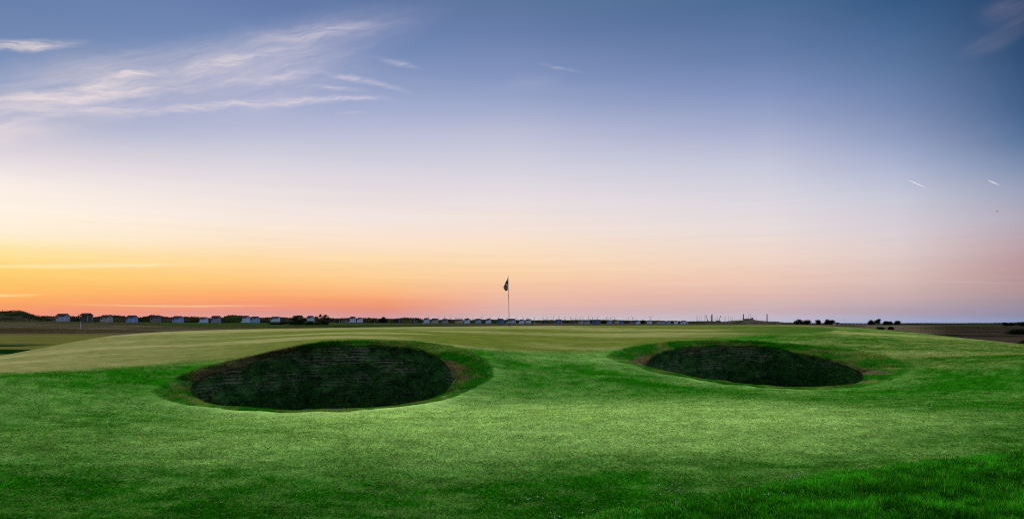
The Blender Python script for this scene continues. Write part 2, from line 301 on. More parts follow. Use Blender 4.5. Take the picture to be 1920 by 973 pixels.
# ------------------------------------------------------------------ turf colours (shared by the soil sheet and the blades)
A = lambda r, g, b, k=1.0: np.array(lin(r, g, b))*k
K = .92; TINT = np.array((1.0, 1.0, .86)); DEEP_GREEN = A(34,107,10,1.12); PALE = A(149,183,100,1.20)
def zones(x, y):
    u = x/np.maximum(y, .1); yg = np.interp(u, geu, gey); yf = np.interp(u, us, FAR[0])
    wob = (fbm(x*1.3, y*1.3, 21, 3)-.5)*.9
    gw = .55+.3*sstep(-.2, .0, u); green = sstep(-gw, gw, y-yg+wob*(.4+.8*gw))*(1-sstep(-.2, .9, y-yf-.6))
    heath = sstep(.6, 2.6, y-yf-1.0)
    rough = inside(ROUGH, x, y+wob*.30).astype(float)
    return u, green, heath, rough
def turf(x, y):
    x, y = np.asarray(x, float), np.asarray(y, float); u, green, heath, rough = zones(x, y); px = u*F+CX
    n1 = fbm(x*.22+3, y*.62, 31, 4, .55)[..., None]; n2 = fbm(x*1.5, y*5.0, 37, 5, .65)[..., None]; n3 = fbm(x*3.5, y*11, 41, 3, .6)[..., None]
    # deep (0) to pale (1) turf; bright middle and dim edges painted as light
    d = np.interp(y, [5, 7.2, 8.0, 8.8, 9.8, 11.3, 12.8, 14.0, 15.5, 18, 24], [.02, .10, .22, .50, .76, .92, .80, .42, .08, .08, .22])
    d = d*(1-.72*sstep(2.2, 8.5, np.abs(x-1.1+.35*(y-11))))  # sides dimmed: shade painted into the turf colour
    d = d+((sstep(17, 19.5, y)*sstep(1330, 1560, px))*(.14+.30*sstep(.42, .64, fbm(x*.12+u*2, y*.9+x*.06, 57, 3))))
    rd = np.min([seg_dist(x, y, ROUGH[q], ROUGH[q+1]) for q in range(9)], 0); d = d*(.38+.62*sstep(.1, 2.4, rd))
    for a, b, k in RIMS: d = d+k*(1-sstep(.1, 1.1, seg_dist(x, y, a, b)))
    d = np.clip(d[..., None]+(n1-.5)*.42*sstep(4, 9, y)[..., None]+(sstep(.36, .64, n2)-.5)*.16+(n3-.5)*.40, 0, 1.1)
    fair = DEEP_GREEN+(PALE-DEEP_GREEN)*d; ee = (sstep(16.5, 19, y)*sstep(1330, 1560, px))[..., None]; fair = fair+(fair*np.array((1.25, .80, 1.0))-fair)*ee
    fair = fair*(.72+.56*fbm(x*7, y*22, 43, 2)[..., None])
    s = fbm(x*.05+u*3, y*.75+x*.02, 51, 3, .5)[..., None]
    olive = A(104,117,46,1.04)+(A(148,147,90,1.04)-A(104,117,46,1.04))*sstep(.40, .64, s)
    west = sstep(700, 100, px)[..., None]; olive = olive+(A(176,166,118,K)-olive)*west*.42  # warm grazing light painted into the left of the green
    east = sstep(1180, 1560, px)[..., None]; olive = olive+((A(62,104,34,K)+(A(116,122,64,K)-A(62,104,34,K))*sstep(.44, .62, s))-olive)*east*.85
    olive = olive*(.70+.60*(.6*n3+.4*fbm(x*5, y*9, 47, 3)[..., None]))
    h1 = fbm(x*.022, y*.06, 61, 5, .6)[..., None]; h2 = fbm(x*.012+9, y*.035, 67, 4, .6)[..., None]; h3 = fbm(x*.3, y*.25, 69, 3, .6)[..., None]
    he = A(84,76,62)+(A(58,52,42)-A(84,76,62))*sstep(.40, .62, h1)
    he = he+(A(44,76,22)-he)*sstep(.42, .58, h2)*.8*(sstep(1100, 700, px)*(.25+.75*sstep(230, 330, px)))[..., None]
    he = he+(A(52,47,40)-he)*sstep(1560, 1800, px)[..., None]*.8
    he = he+(A(108,97,82)*(.75+.5*h3)-he)*(sstep(1590, 1640, px)*(1-sstep(1690, 1790, px))*sstep(75, 100, y)*(1-sstep(330, 420, y)))[..., None]*.85
    he = he*(.72+.56*h3)
    he = he+(A(104,104,52,K)*(.8+.4*h3)-he)*((1-sstep(64, 84, y))*sstep(900, 300, px))[..., None]
    dw = (sstep(28.6, 29.6, y)*(1-sstep(33.0, 33.6, y))*(1-sstep(-22.6, -20.2, x))+sstep(37, 38.2, y)*(1-sstep(41.7, 42.2, y))*(1-sstep(-29.5, -26.5, x)))[..., None]
    he = he+(A(26,66,18)*(.7+.6*h3)-he)*np.clip(dw*1.3, 0, 1)
    c = fair+(olive-fair)*green[..., None]; c = c+(he-c)*heath[..., None]
    ro = A(46,130,22,K)*(.6+.8*n3); c = c+(ro-c)*rough[..., None]
    return c*TINT

# ------------------------------------------------------------------ materials
def mat(name):
    m = bpy.data.materials.new(name); m.use_nodes = True; t = m.node_tree; t.nodes.clear()
    return m, t, N(t, 'ShaderNodeOutputMaterial')
def paint(name, col, rough=.7, var=.25, scale=3.0, bump=0.0, stretch=(1,1,1)):
    m, t, o = mat(name); b = N(t, 'ShaderNodeBsdfPrincipled'); tcn = N(t, 'ShaderNodeTexCoord')
    n = noise(t, mapping(t, tcn.outputs['Object'], scale=stretch), scale, 5, .6)
    t.links.new(MIX(t, MR(t, n.outputs[0], .3, .7), tuple(c*(1-var) for c in col), tuple(min(1, c*(1+var)) for c in col)), b.inputs['Base Color'])
    b.inputs['Roughness'].default_value = rough; b.inputs['Specular IOR Level'].default_value = .5 if rough < .65 else .05
    if bump:
        bp = N(t, 'ShaderNodeBump'); bp.inputs['Strength'].default_value = bump; bp.inputs['Distance'].default_value = .02
        t.links.new(n.outputs[0], bp.inputs['Height']); t.links.new(bp.outputs[0], b.inputs['Normal'])
    t.links.new(b.outputs[0], o.inputs[0]); return m
def boards(name, col, horizontal=False):      # painted board cladding with dark joints
    m, t, o = mat(name); b = N(t, 'ShaderNodeBsdfPrincipled'); tcn = N(t, 'ShaderNodeTexCoord'); s = N(t, 'ShaderNodeSeparateXYZ')
    t.links.new(tcn.outputs['Object'], s.inputs[0]); w = s.outputs[2] if horizontal else M(t, 'ADD', s.outputs[0], s.outputs[1])
    fr = M(t, 'FRACT', M(t, 'MULTIPLY', w, 7.0)); j = M(t, 'LESS_THAN', fr, .12)
    n = noise(t, mapping(t, tcn.outputs['Object'], scale=(1, 1, .3), typ='POINT'), 5, 5, .65)
    c = MIX(t, MR(t, n.outputs[0], .3, .7), tuple(v*.78 for v in col), tuple(min(1, v*1.12) for v in col))
    t.links.new(MIX(t, M(t, 'MULTIPLY', j, .5), c, tuple(v*.3 for v in col)), b.inputs['Base Color']); b.inputs['Roughness'].default_value = .85; b.inputs['Specular IOR Level'].default_value = .1
    t.links.new(b.outputs[0], o.inputs[0]); return m
def leafy(name, transl=.45, attr=True, col=(.05,.09,.03)):   # thin leaves and blades: light passes through them
    m, t, o = mat(name); d = N(t, 'ShaderNodeBsdfDiffuse'); tr = N(t, 'ShaderNodeBsdfTranslucent'); mx = N(t, 'ShaderNodeMixShader')
    if attr:
        a = N(t, 'ShaderNodeAttribute', attribute_name='tint'); cs = a.outputs['Color']
        t.links.new(cs, d.inputs[0]); t.links.new(MIX(t, 1.0, cs, (1.0, 1.05, .7), 'MULTIPLY'), tr.inputs[0])
    else: d.inputs[0].default_value = col+(1,); tr.inputs[0].default_value = col+(1,)
    mx.inputs[0].default_value = transl
    t.links.new(d.outputs[0], mx.inputs[1]); t.links.new(tr.outputs[0], mx.inputs[2]); t.links.new(mx.outputs[0], o.inputs[0]); return m
def ground_mat():
    m, t, o = mat('turf_and_heath'); b = N(t, 'ShaderNodeBsdfPrincipled'); a = N(t, 'ShaderNodeAttribute', attribute_name='tint')
    tcn = N(t, 'ShaderNodeTexCoord'); P = tcn.outputs['Object']
    n1 = noise(t, mapping(t, P, scale=(.05, .05, .05)), 1.0, 4, .7); n2 = noise(t, mapping(t, P, scale=(.6, .35, .4)), 1.0, 6, .7)
    f = M(t, 'ADD', M(t, 'MULTIPLY', n1.outputs[0], .6), M(t, 'MULTIPLY', n2.outputs[0], .6))
    k = MR(t, f, .35, .85, .62, 1.38)
    t.links.new(VM(t, 'MULTIPLY', a.outputs['Color'], N_comb(t, k)), b.inputs['Base Color'])
    b.inputs['Roughness'].default_value = 1.0; b.inputs['Specular IOR Level'].default_value = 0.0
    bp = N(t, 'ShaderNodeBump'); bp.inputs['Strength'].default_value = .55; bp.inputs['Distance'].default_value = .02
    t.links.new(n1.outputs[0], bp.inputs['Height']); t.links.new(bp.outputs[0], b.inputs['Normal'])
    t.links.new(b.outputs[0], o.inputs[0]); return m
def N_comb(t, v):
    n = N(t, 'ShaderNodeCombineXYZ')
    for i in range(3): t.links.new(v, n.inputs[i])
    return n.outputs[0]
MAT_G = ground_mat(); MAT_B = leafy('grass_blade', .5); MAT_L = leafy('leaf', .3)

# ------------------------------------------------------------------ the ground sheet
gv = np.stack([GX, GY, Z], -1).reshape(-1, 3); nc = len(us)
ii, jj = np.meshgrid(np.arange(len(Ys)-1), np.arange(nc-1), indexing='ij'); q = (ii*nc+jj).ravel()
gf = np.stack([q, q+1, q+nc+1, q+nc], 1)
ins = inside(BUNK['left']['o'], gv[:, 0], gv[:, 1]) | inside(BUNK['right']['o'], gv[:, 0], gv[:, 1])
gf = gf[~ins[gf].any(1)]
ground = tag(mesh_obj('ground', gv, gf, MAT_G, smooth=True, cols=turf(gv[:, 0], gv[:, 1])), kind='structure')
lo = paint('heath_soil', (.06, .052, .04), .95, .3, .2)
m = mesh_obj('heathland', [(-900,-150,-5),(900,-150,-5),(900,1100,-5),(-900,1100,-5)], [(0,1,2,3)], lo); tag(m, kind='structure')
sm_, t, o = mat('sea_water'); b = N(t, 'ShaderNodeBsdfPrincipled'); b.inputs['Base Color'].default_value = (.10, .15, .24, 1); b.inputs['Roughness'].default_value = .32
tcn = N(t, 'ShaderNodeTexCoord'); n = noise(t, mapping(t, tcn.outputs['Object'], scale=(40, 12, 1)), 1, 4, .6); bp = N(t, 'ShaderNodeBump'); bp.inputs['Strength'].default_value = .4; bp.inputs['Distance'].default_value = 1.0
t.links.new(n.outputs[0], bp.inputs['Height']); t.links.new(bp.outputs[0], b.inputs['Normal']); t.links.new(b.outputs[0], o.inputs[0])
tag(mesh_obj('sea', [(-60000,700,-.9),(60000,700,-.9),(60000,70000,-.9),(-60000,70000,-.9)], [(0,1,2,3)], sm_), kind='structure')

# ------------------------------------------------------------------ bunkers: turf collar, stacked-sod face, sand floor
def sod_mat():
    m, t, o = mat('stacked_sod'); b = N(t, 'ShaderNodeBsdfPrincipled'); tcn = N(t, 'ShaderNodeTexCoord'); P = tcn.outputs['Object']
    lay = noise(t, mapping(t, P, scale=(.42, .42, .016)), 1.0, 3, .62, .1); fine = noise(t, mapping(t, P, scale=(.07, .07, .05)), 1.0, 5, .75); patch = noise(t, mapping(t, P, scale=(1.5, 1.5, .45)), 1.0, 3, .6)
    mott = noise(t, mapping(t, P, scale=(.35, .35, .22)), 1.0, 5, .7)
    sp = N(t, 'ShaderNodeSeparateXYZ'); t.links.new(P, sp.inputs[0]); wav = N(t, 'ShaderNodeMath', operation='SINE'); t.links.new(M(t, 'MULTIPLY', M(t, 'ADD', sp.outputs[2], M(t, 'MULTIPLY', mott.outputs[0], .10)), 80.0), wav.inputs[0])
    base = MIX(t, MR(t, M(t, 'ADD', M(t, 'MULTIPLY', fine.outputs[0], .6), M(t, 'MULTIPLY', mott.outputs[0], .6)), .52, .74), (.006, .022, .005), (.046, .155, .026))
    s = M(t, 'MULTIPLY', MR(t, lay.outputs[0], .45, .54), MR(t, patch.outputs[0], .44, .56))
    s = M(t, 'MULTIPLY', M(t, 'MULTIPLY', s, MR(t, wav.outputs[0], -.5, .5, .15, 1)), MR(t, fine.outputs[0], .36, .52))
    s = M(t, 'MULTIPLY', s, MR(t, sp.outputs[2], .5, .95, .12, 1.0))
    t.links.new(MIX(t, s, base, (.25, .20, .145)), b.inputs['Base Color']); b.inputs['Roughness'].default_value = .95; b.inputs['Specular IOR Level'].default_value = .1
    bp = N(t, 'ShaderNodeBump'); bp.inputs['Strength'].default_value = .6; bp.inputs['Distance'].default_value = .02
    t.links.new(M(t, 'ADD', lay.outputs[0], M(t, 'MULTIPLY', fine.outputs[0], .5)), bp.inputs['Height']); t.links.new(bp.outputs[0], b.inputs['Normal'])
    t.links.new(b.outputs[0], o.inputs[0]); return m
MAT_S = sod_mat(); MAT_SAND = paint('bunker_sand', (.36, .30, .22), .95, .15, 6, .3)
SOIL = [(hit(372,706,-.05),hit(440,688,-.05),.30), (hit(440,684,-.05),hit(556,655,-.05),.30), (hit(1205,678,-.05),hit(1240,662,-.05),.2), (hit(1500,664,-.05),hit(1640,698,-.05),.22), (hit(845,680,-.05),hit(868,706,-.05),.14), (hit(640,649,-.05),hit(760,650,-.05),.15)]
def collar_cols(x, y, f):
    n = fbm(x*2.2, y*2.2, 71, 4, .6)[..., None]; n3 = fbm(x*7, y*9, 73, 3, .6)[..., None]; g = A(34,108,16,K)+(A(96,122,50,K)-A(34,108,16,K))*sstep(.45, .65, n)
    br = A(112,94,72,1.0); w = sstep(.46, .60, fbm(x*.9+4, y*1.6, 79, 3)[..., None])*sstep(.30, .75, f)[..., None]*.35
    for a, b, r in SOIL: w = np.maximum(w, (1-sstep(r*.4, r*1.6, seg_dist(x, y, a, b)+(fbm(x*3, y*3, 77, 3)-.5)*.5))[..., None])
    return (g+(br-g)*w*.8)*(.7+.6*n3)
def ring_faces(nr): 
    a, i = np.meshgrid(np.arange(nr-1), np.arange(NA), indexing='ij'); a, i = a.ravel(), i.ravel(); k = (i+1) % NA
    return np.stack([a*NA+i, a*NA+k, (a+1)*NA+k, (a+1)*NA+i], 1)
LAB = {'left': ('large pot bunker nearest the camera, dark stacked sod face', 'bunker'), 'right': ('smaller and farther pot bunker right of the flag, layered sod face', 'bunker')}
for nm, b in BUNK.items():
    O, H = b['o'], b['h']; cen = H.mean(0)
    root = empty('pot_bunker', (cen[0], cen[1], b['floor'])); tag(root, *LAB[nm], group='pot bunkers'); base = np.array((cen[0], cen[1], b['floor']))
    rings, rc = [], []
    dirn = (O-cen)/np.linalg.norm(O-cen, axis=1)[:, None]
    for off, dz_ in ((.40, -.03), (.25, .006), (.0, .012)):
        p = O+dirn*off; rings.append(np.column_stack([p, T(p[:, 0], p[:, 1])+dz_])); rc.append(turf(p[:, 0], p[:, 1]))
    for k in range(1, 11):
        f = k/10; p = O*(1-f)+H*f; z = T(p[:, 0], p[:, 1])-DIP*f**1.8+(fbm(p[:, 0]*5, p[:, 1]*5, 83, 2)-.5)*.05
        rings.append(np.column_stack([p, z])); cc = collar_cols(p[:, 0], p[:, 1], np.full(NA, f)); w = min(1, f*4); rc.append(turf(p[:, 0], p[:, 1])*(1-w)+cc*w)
    V = np.concatenate(rings)-base
    mesh_obj('turf_collar', V, ring_faces(len(rings)), MAT_G, root, True, np.concatenate(rc))
    top = rings[-1]; wr = []; NR = 34; th = np.arange(NA)
    for k in range(NR):
        g = k/(NR-1); p = H+(cen-H)*(.035*g*g-.028*min(1, g*9)*(1-g))
        jit = (vnoise(np.full(NA, float(k)*.9), th*.06, 90)-.5)*.025+(fbm(th*.05, np.full(NA, k*.15), 91, 3)-.5)*.05
        d2 = (cen-H)/np.linalg.norm(cen-H, axis=1)[:, None]
        p = p+d2*(jit+.010*(k % 2)*(k > 0))[:, None]*min(1, k/2)
        if k == 0: p = H
        z = top[:, 2]*(1-g)+b['floor']*g; wr.append(np.column_stack([p, z]))
    b['wall'] = wr; b['root'] = root
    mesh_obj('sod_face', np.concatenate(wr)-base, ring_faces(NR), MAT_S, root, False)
    fl = [wr[-1]-base]
    for k in range(1, 6): 
        f = k/6; p = (wr[-1]-base)*(1-f); p[:, 2] = -.10*f+(fbm(p[:, 0]*2, p[:, 1]*2, 95, 2)-.5)*.05; fl.append(p)
    mesh_obj('sand_floor', np.concatenate(fl), ring_faces(6), MAT_SAND, root, True)

# ------------------------------------------------------------------ grass blades
def blades(name, x, y, z, h, w, col, lean=.35, parent=None, dirv=None, seed=0):
    n = len(x); rs = np.random.RandomState(seed); a = rs.rand(n)*2*np.pi; la = rs.rand(n)*2*np.pi
    L = h*lean*(.3+rs.rand(n)*1.2); wx, wy = np.cos(a)*w*.5, np.sin(a)*w*.5
    v = np.zeros((n, 3, 3)); v[:, 0] = np.column_stack([x-wx, y-wy, z]); v[:, 1] = np.column_stack([x+wx, y+wy, z])
    tip = np.column_stack([x+np.cos(la)*L, y+np.sin(la)*L, z+h])
    if dirv is not None: tip = np.column_stack([x, y, z])+dirv*h[:, None]+np.column_stack([np.cos(la)*L, np.sin(la)*L, np.sin(la*2)*L*.3])
    v[:, 2] = tip; cc = np.repeat(col[:, None, :], 3, 1)
    return mesh_obj(name, v.reshape(-1, 3), np.arange(n*3).reshape(n, 3), MAT_B, parent, False, cc.reshape(-1, 3))
def scatter(n, y0, y1, ulim=.98, seed=1):
    rs = np.random.RandomState(seed); u = (rs.rand(n)*2-1)*ulim; y = 1/(1/y1+rs.rand(n)*(1/y0-1/y1)); return u*y, y, rs
x, y, rs = scatter(820000, 5.6, 25.0)
u, green, heath, rough = zones(x, y)
keep = (rs.rand(len(x)) > green*1.02) & (rough < .5) & (heath < .1) & ~inside(BUNK['left']['o'], x, y) & ~inside(BUNK['right']['o'], x, y)
x, y = x[keep], y[keep]; n = len(x)
dens = fbm(x*2.2, y*3.4, 101, 3); keep = rs.rand(n) < .45+.8*dens; x, y = x[keep], y[keep]; n = len(x)
hh = (.012+.016*rs.rand(n))*(.7+.6*fbm(x*1.4, y*2, 103, 2)); ww = np.maximum(.005, y*.0010)*(.6+.8*rs.rand(n))
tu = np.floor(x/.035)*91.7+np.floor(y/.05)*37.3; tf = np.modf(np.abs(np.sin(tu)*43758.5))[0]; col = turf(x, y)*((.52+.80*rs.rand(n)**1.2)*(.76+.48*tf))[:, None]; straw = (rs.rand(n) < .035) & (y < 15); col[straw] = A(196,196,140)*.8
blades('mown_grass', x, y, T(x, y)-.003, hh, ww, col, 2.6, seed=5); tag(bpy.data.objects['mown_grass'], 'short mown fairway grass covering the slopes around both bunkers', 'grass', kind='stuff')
# longer rough, lower right
x, y, rs = scatter(800000, 4.6, 13.0, .98, 2); k = (x > -.2) & inside(ROUGH, x, y+(fbm(x*1.3, y*1.3, 21, 3)-.5)*.9*.30); k = k & (np.hypot(x-hit(1267.5, 949, y0=4)[0], y-hit(1267.5, 949, y0=4)[1]+.04) > .055)
x, y = x[k], y[k]; n = len(x)
cl = sstep(.25, .75, fbm(x*7, y*8, 111, 3)); ed = np.min([seg_dist(x, y, ROUGH[q], ROUGH[q+1]) for q in range(9)], 0); hh = (.028+.045*rs.rand(n))*(.55+.9*cl)*(.5+.5*sstep(.0, .6, ed)); ww = np.maximum(.006, y*.00095)
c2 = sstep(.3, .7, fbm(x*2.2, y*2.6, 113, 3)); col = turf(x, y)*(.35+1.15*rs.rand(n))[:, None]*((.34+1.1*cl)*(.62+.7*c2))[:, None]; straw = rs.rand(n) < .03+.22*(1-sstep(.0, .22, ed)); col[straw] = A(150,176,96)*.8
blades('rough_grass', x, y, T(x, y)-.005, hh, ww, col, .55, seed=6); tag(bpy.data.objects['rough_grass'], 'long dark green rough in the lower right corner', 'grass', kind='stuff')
# collars, lips and faces of the bunkers
for nm, b in BUNK.items():
    rs = np.random.RandomState(33 if nm == 'left' else 34); O, H = b['o'], b['h']; base = np.array(b['root'].location)
    n = 70000; i = rs.randint(0, NA, n); f = rs.rand(n); f[:16000] = 1.0-rs.rand(16000)*.10; w = rs.rand(n)[:, None]; k2 = (i+1) % NA
    o_ = O[i]*(1-w)+O[k2]*w; h_ = H[i]*(1-w)+H[k2]*w; p = o_*(1-f[:, None])+h_*f[:, None]
    z = T(p[:, 0], p[:, 1])-DIP*f**1.8-.005; nn = fbm(p[:, 0]*2.5, p[:, 1]*2.5, 121, 3)
    hh = (.03+.05*rs.rand(n))*(.5+1.0*nn)*np.where(p[:, 1] < H.mean(0)[1]-.6, .45, 1.0); cc = collar_cols(p[:, 0], p[:, 1], f)*(.6+.9*rs.rand(n))[:, None]
    blades('collar_grass', p[:, 0]-base[0], p[:, 1]-base[1], z-base[2], hh, np.full(n, .010), cc, .8, b['root'], seed=44)['kind'] = 'stuff'
    Wl = np.stack(b['wall']); n = 60000; i = rs.randint(0, NA, n); g = rs.rand(n)**.6*(Wl.shape[0]-1.01); k = g.astype(int); fr = (g-k)[:, None]
    p = Wl[k, i]*(1-fr)+Wl[k+1, i]*fr; gg = g/(Wl.shape[0]-1); d2 = (H.mean(0)-H[i]); d2 = d2/np.linalg.norm(d2, axis=1)[:, None]
    pn = fbm(i*.045, gg*5, 131, 3); kk = (pn+gg*.42+.22*np.cos(np.linspace(-np.pi, np.pi, NA))[i]*(gg > .15) > .60); p, d2, gg, m_ = p[kk], d2[kk], gg[kk], kk.sum()
    dv = np.column_stack([d2*.55, np.full(m_, .35)-.5*(rs.rand(m_))]); cc = (A(30,98,22)*1.5)[None]*(.4+1.0*rs.rand(m_))[:, None]
    blades('sod_grass', p[:, 0]-base[0], p[:, 1]-base[1], p[:, 2]-base[2], .04+.06*rs.rand(m_), np.full(m_, .014), cc, .6, b['root'], dv, seed=45)['kind'] = 'stuff'

# ------------------------------------------------------------------ golf flag
PY = 30.0; pb = np.array(((955-CX)/F*PY, PY)); pz = float(T(*pb)); ptop = from_px(PY, 517); H_ = ptop-pz
root = tag(empty('golf_flag', (pb[0], pb[1], pz)), 'golf flagstick with limp dark green checked flag on the putting green', 'golf flag')
m, t, o = mat('banded_pole'); b = N(t, 'ShaderNodeBsdfPrincipled'); tcn = N(t, 'ShaderNodeTexCoord'); s = N(t, 'ShaderNodeSeparateXYZ'); t.links.new(tcn.outputs['Object'], s.inputs[0])
zz = lambda py: (from_px(PY, py)-pz)/H_
cr = N(t, 'ShaderNodeValToRGB'); cr.color_ramp.interpolation = 'CONSTANT'; dk, pk = (.07, .075, .03, 1), (.62, .42, .36, 1); e = cr.color_ramp.elements
stp = [(0, dk), (zz(583), (.5,.4,.34,1)), (zz(558), dk), (zz(552.5), pk), (zz(546), (.6,.42,.36,1)), (zz(522), dk)]
while len(e) < len(stp): e.new(.5)
for q_, (p_, c_) in zip(e, stp): q_.position = p_; q_.color = c_
t.links.new(M(t, 'DIVIDE', s.outputs[2], H_), cr.inputs[0]); t.links.new(cr.outputs[0], b.inputs['Base Color']); b.inputs['Roughness'].default_value = .5; t.links.new(b.outputs[0], o.inputs[0])
tx = -2.3*PY/F
pole = MB().tube((0, 0, -.1), (tx, 0, H_), .0135, .011, 10).make('pole', m, root, True)
MB().tube((0, 0, 0), (0, 0, .03), .055, .05, 14).make('cup_collar', paint('ferrule', (.5, .5, .48)), root, True)
m, t, o = mat('checked_flag'); d = N(t, 'ShaderNodeBsdfDiffuse'); tr = N(t, 'ShaderNodeBsdfTranslucent'); mx = N(t, 'ShaderNodeMixShader'); mx.inputs[0].default_value = .3
ck = N(t, 'ShaderNodeTexChecker'); uvn = N(t, 'ShaderNodeUVMap'); t.links.new(mapping(t, uvn.outputs[0], scale=(4, 4, 1), typ='POINT'), ck.inputs[0]); ck.inputs['Scale'].default_value = 1.0
ck.inputs[1].default_value = (.035, .055, .022, 1); ck.inputs[2].default_value = (.36, .35, .36, 1)
for q_ in (d, tr): t.links.new(ck.outputs[0], q_.inputs[0])
t.links.new(d.outputs[0], mx.inputs[1]); t.links.new(tr.outputs[0], mx.inputs[2]); t.links.new(mx.outputs[0], o.inputs[0])
ns, ntv = 22, 16; vv, uvs = [], []
loc = lambda px, py: ((px-955)*PY/F, from_px(PY, py)-pz)
c00, c10, c01, c11 = loc(952.6, 519.5), loc(943.6, 537.5), loc(952.1, 543.5), loc(948.2, 546.5)
for j in range(ntv+1):
    for i in range(ns+1):
        a, b_ = i/ns, j/ntv
        px_ = (c00[0]*(1-a)+c10[0]*a)*(1-b_)+(c01[0]*(1-a)+c11[0]*a)*b_; pz_ = (c00[1]*(1-a)+c10[1]*a)*(1-b_)+(c01[1]*(1-a)+c11[1]*a)*b_
        fold = .055*a*math.sin(a*8.5+b_*2.2)+.03*a*math.sin(b_*7+a*3); sag = .02*math.sin(a*math.pi)*(1-b_)
        vv.append((px_+.014*a*math.sin(a*9+b_*5), -.016+fold, pz_-sag)); uvs.append((a, b_))
ff = [(j*(ns+1)+i, j*(ns+1)+i+1, (j+1)*(ns+1)+i+1, (j+1)*(ns+1)+i) for j in range(ntv) for i in range(ns)]
fl = mesh_obj('flag', vv, ff, m, root, True); uvl = fl.data.uv_layers.new(name='UVMap')
for lp in fl.data.loops: uvl.data[lp.index].uv = uvs[lp.vertex_index]
md = fl.modifiers.new('cloth', 'SOLIDIFY'); md.thickness = .004

# ------------------------------------------------------------------ dune ridges behind the huts
DTOP = {-1400:590, -700:588, -300:586, -120:584, -40:586, 0:585.5, 8:583.6, 18:583.8, 28:583.4, 36:582.4, 44:583.2, 52:586.5, 62:591, 72:594.8, 80:594, 110:594, 135:595, 150:595.6, 175:595.5, 205:592.8, 225:593.4, 240:596.5, 262:598, 272:596.2, 285:592.6, 300:593.6, 312:595.6, 330:596.6, 352:595.4, 362:594.4, 378:596.5, 394:597.6, 414:597, 422:594, 436:592, 450:593.2, 470:596, 500:596.6, 530:596, 548:597.5, 620:598.4, 660:597.6, 690:597.4, 700:596.4, 712:598, 740:598.6, 753:597, 766:596.5, 784:597.6, 793:600, 850:600.2, 880:599.4, 960:600.4, 1060:600.6, 1130:600.2, 1190:601.2, 1240:602, 1290:602.8, 1330:602.8, 1350:603.6, 1362:603, 1372:601.6, 1392:600.6, 1410:599.6, 1425:601.4, 1440:603, 1470:604.4, 1500:606, 1560:606.8, 1600:607.3, 1690:607, 1720:606.2, 1800:606.6, 1860:606, 1920:605.6, 2400:605.6}
dpx = np.concatenate([np.arange(-1400, -40, 14), np.arange(-40, 1460, 2.2), np.arange(1460, 2400, 7)]); du = (dpx-CX)/F
dtop = np.interp(dpx, sorted(DTOP), [DTOP[k] for k in sorted(DTOP)]); dY = kp(HUT_Y, dpx)*1.1+14
depth = np.linspace(-1, 1, 25); DV, DC = [], []
for d_ in depth:
    YY = dY+d_*26*(dY/300)**.5; X_ = du*YY; b0 = T(X_, YY)-.4; top = from_px(YY, dtop)+(fbm(X_*.5, YY*0+3, 141, 3)-.5)*.8
    pr = (1-d_*d_)**1.3; rug = (fbm(X_*.22, YY*.3, 143, 4)-.5)*2.0*pr*(1-pr)*2
    z = b0+(np.maximum(top-b0, .1))*pr+np.where(d_ < 0, rug, rug*.3); DV.append(np.column_stack([X_, YY, z]))
    n = fbm(X_*.12, YY*.2, 147, 4)[:, None]; gcol = A(30,36,21)+(A(80,72,60)-A(30,36,21))*sstep(.47, .60, n)*np.where(dpx < 120, 1, .35)[:, None]
    gcol = gcol+(A(42,62,24)-gcol)*sstep(.5, .64, fbm(X_*.06, YY*.1, 149, 3))[:, None]*np.where(dpx < 240, .25, .8)[:, None]; gcol = gcol+(A(92,82,72)-gcol)*(sstep(1310, 1370, dpx)*(1-sstep(1460, 1560, dpx))*sstep(.38, .5, n[:, 0])*.85)[:, None]; DC.append(gcol)
DV = np.concatenate(DV); DC = np.concatenate(DC); nd = len(dpx)
a_, i_ = np.meshgrid(np.arange(24), np.arange(nd-1), indexing='ij'); q = (a_*nd+i_).ravel()
tag(mesh_obj('dunes', DV, np.stack([q, q+1, q+nd+1, q+nd], 1), MAT_G, smooth=True, cols=DC), kind='structure')
def leaves(name, pts, size, cols, mat_, parent=None, seed=0):
    rs = np.random.RandomState(seed); n = len(pts); a = rs.randn(n, 3); a /= np.linalg.norm(a, axis=1)[:, None]; b = np.cross(a, rs.randn(n, 3)); b /= np.linalg.norm(b, axis=1)[:, None]
    s = size[:, None] if hasattr(size, '__len__') else size
    v = np.stack([pts-a*s*.5, pts+b*s*.28, pts+a*s*.5, pts-b*s*.28], 1); return mesh_obj(name, v.reshape(-1, 3), np.arange(n*4).reshape(n, 4), mat_, parent, False, np.repeat(cols, 4, 0))
n = 90000; k = RS.randint(0, len(DV), n*3); k = k[(k//nd < 16)]; k = k[(fbm(DV[k, 0]*.15, DV[k, 1]*.2, 151, 3) > .40)][:n]; n = len(k)
P_ = DV[k]+np.column_stack([RS.randn(n)*.6, RS.randn(n)*.4, RS.rand(n)**2*.45]); sz = .18+.42*RS.rand(n)**2
cc = (DC[k]*.85+A(40,50,26)*.15)*(.5+.8*RS.rand(n))[:, None]
tag(leaves('dune_scrub', P_, sz, cc, MAT_L, seed=9), 'low dark scrub and marram grass on the dune ridge', 'scrub', kind='stuff')
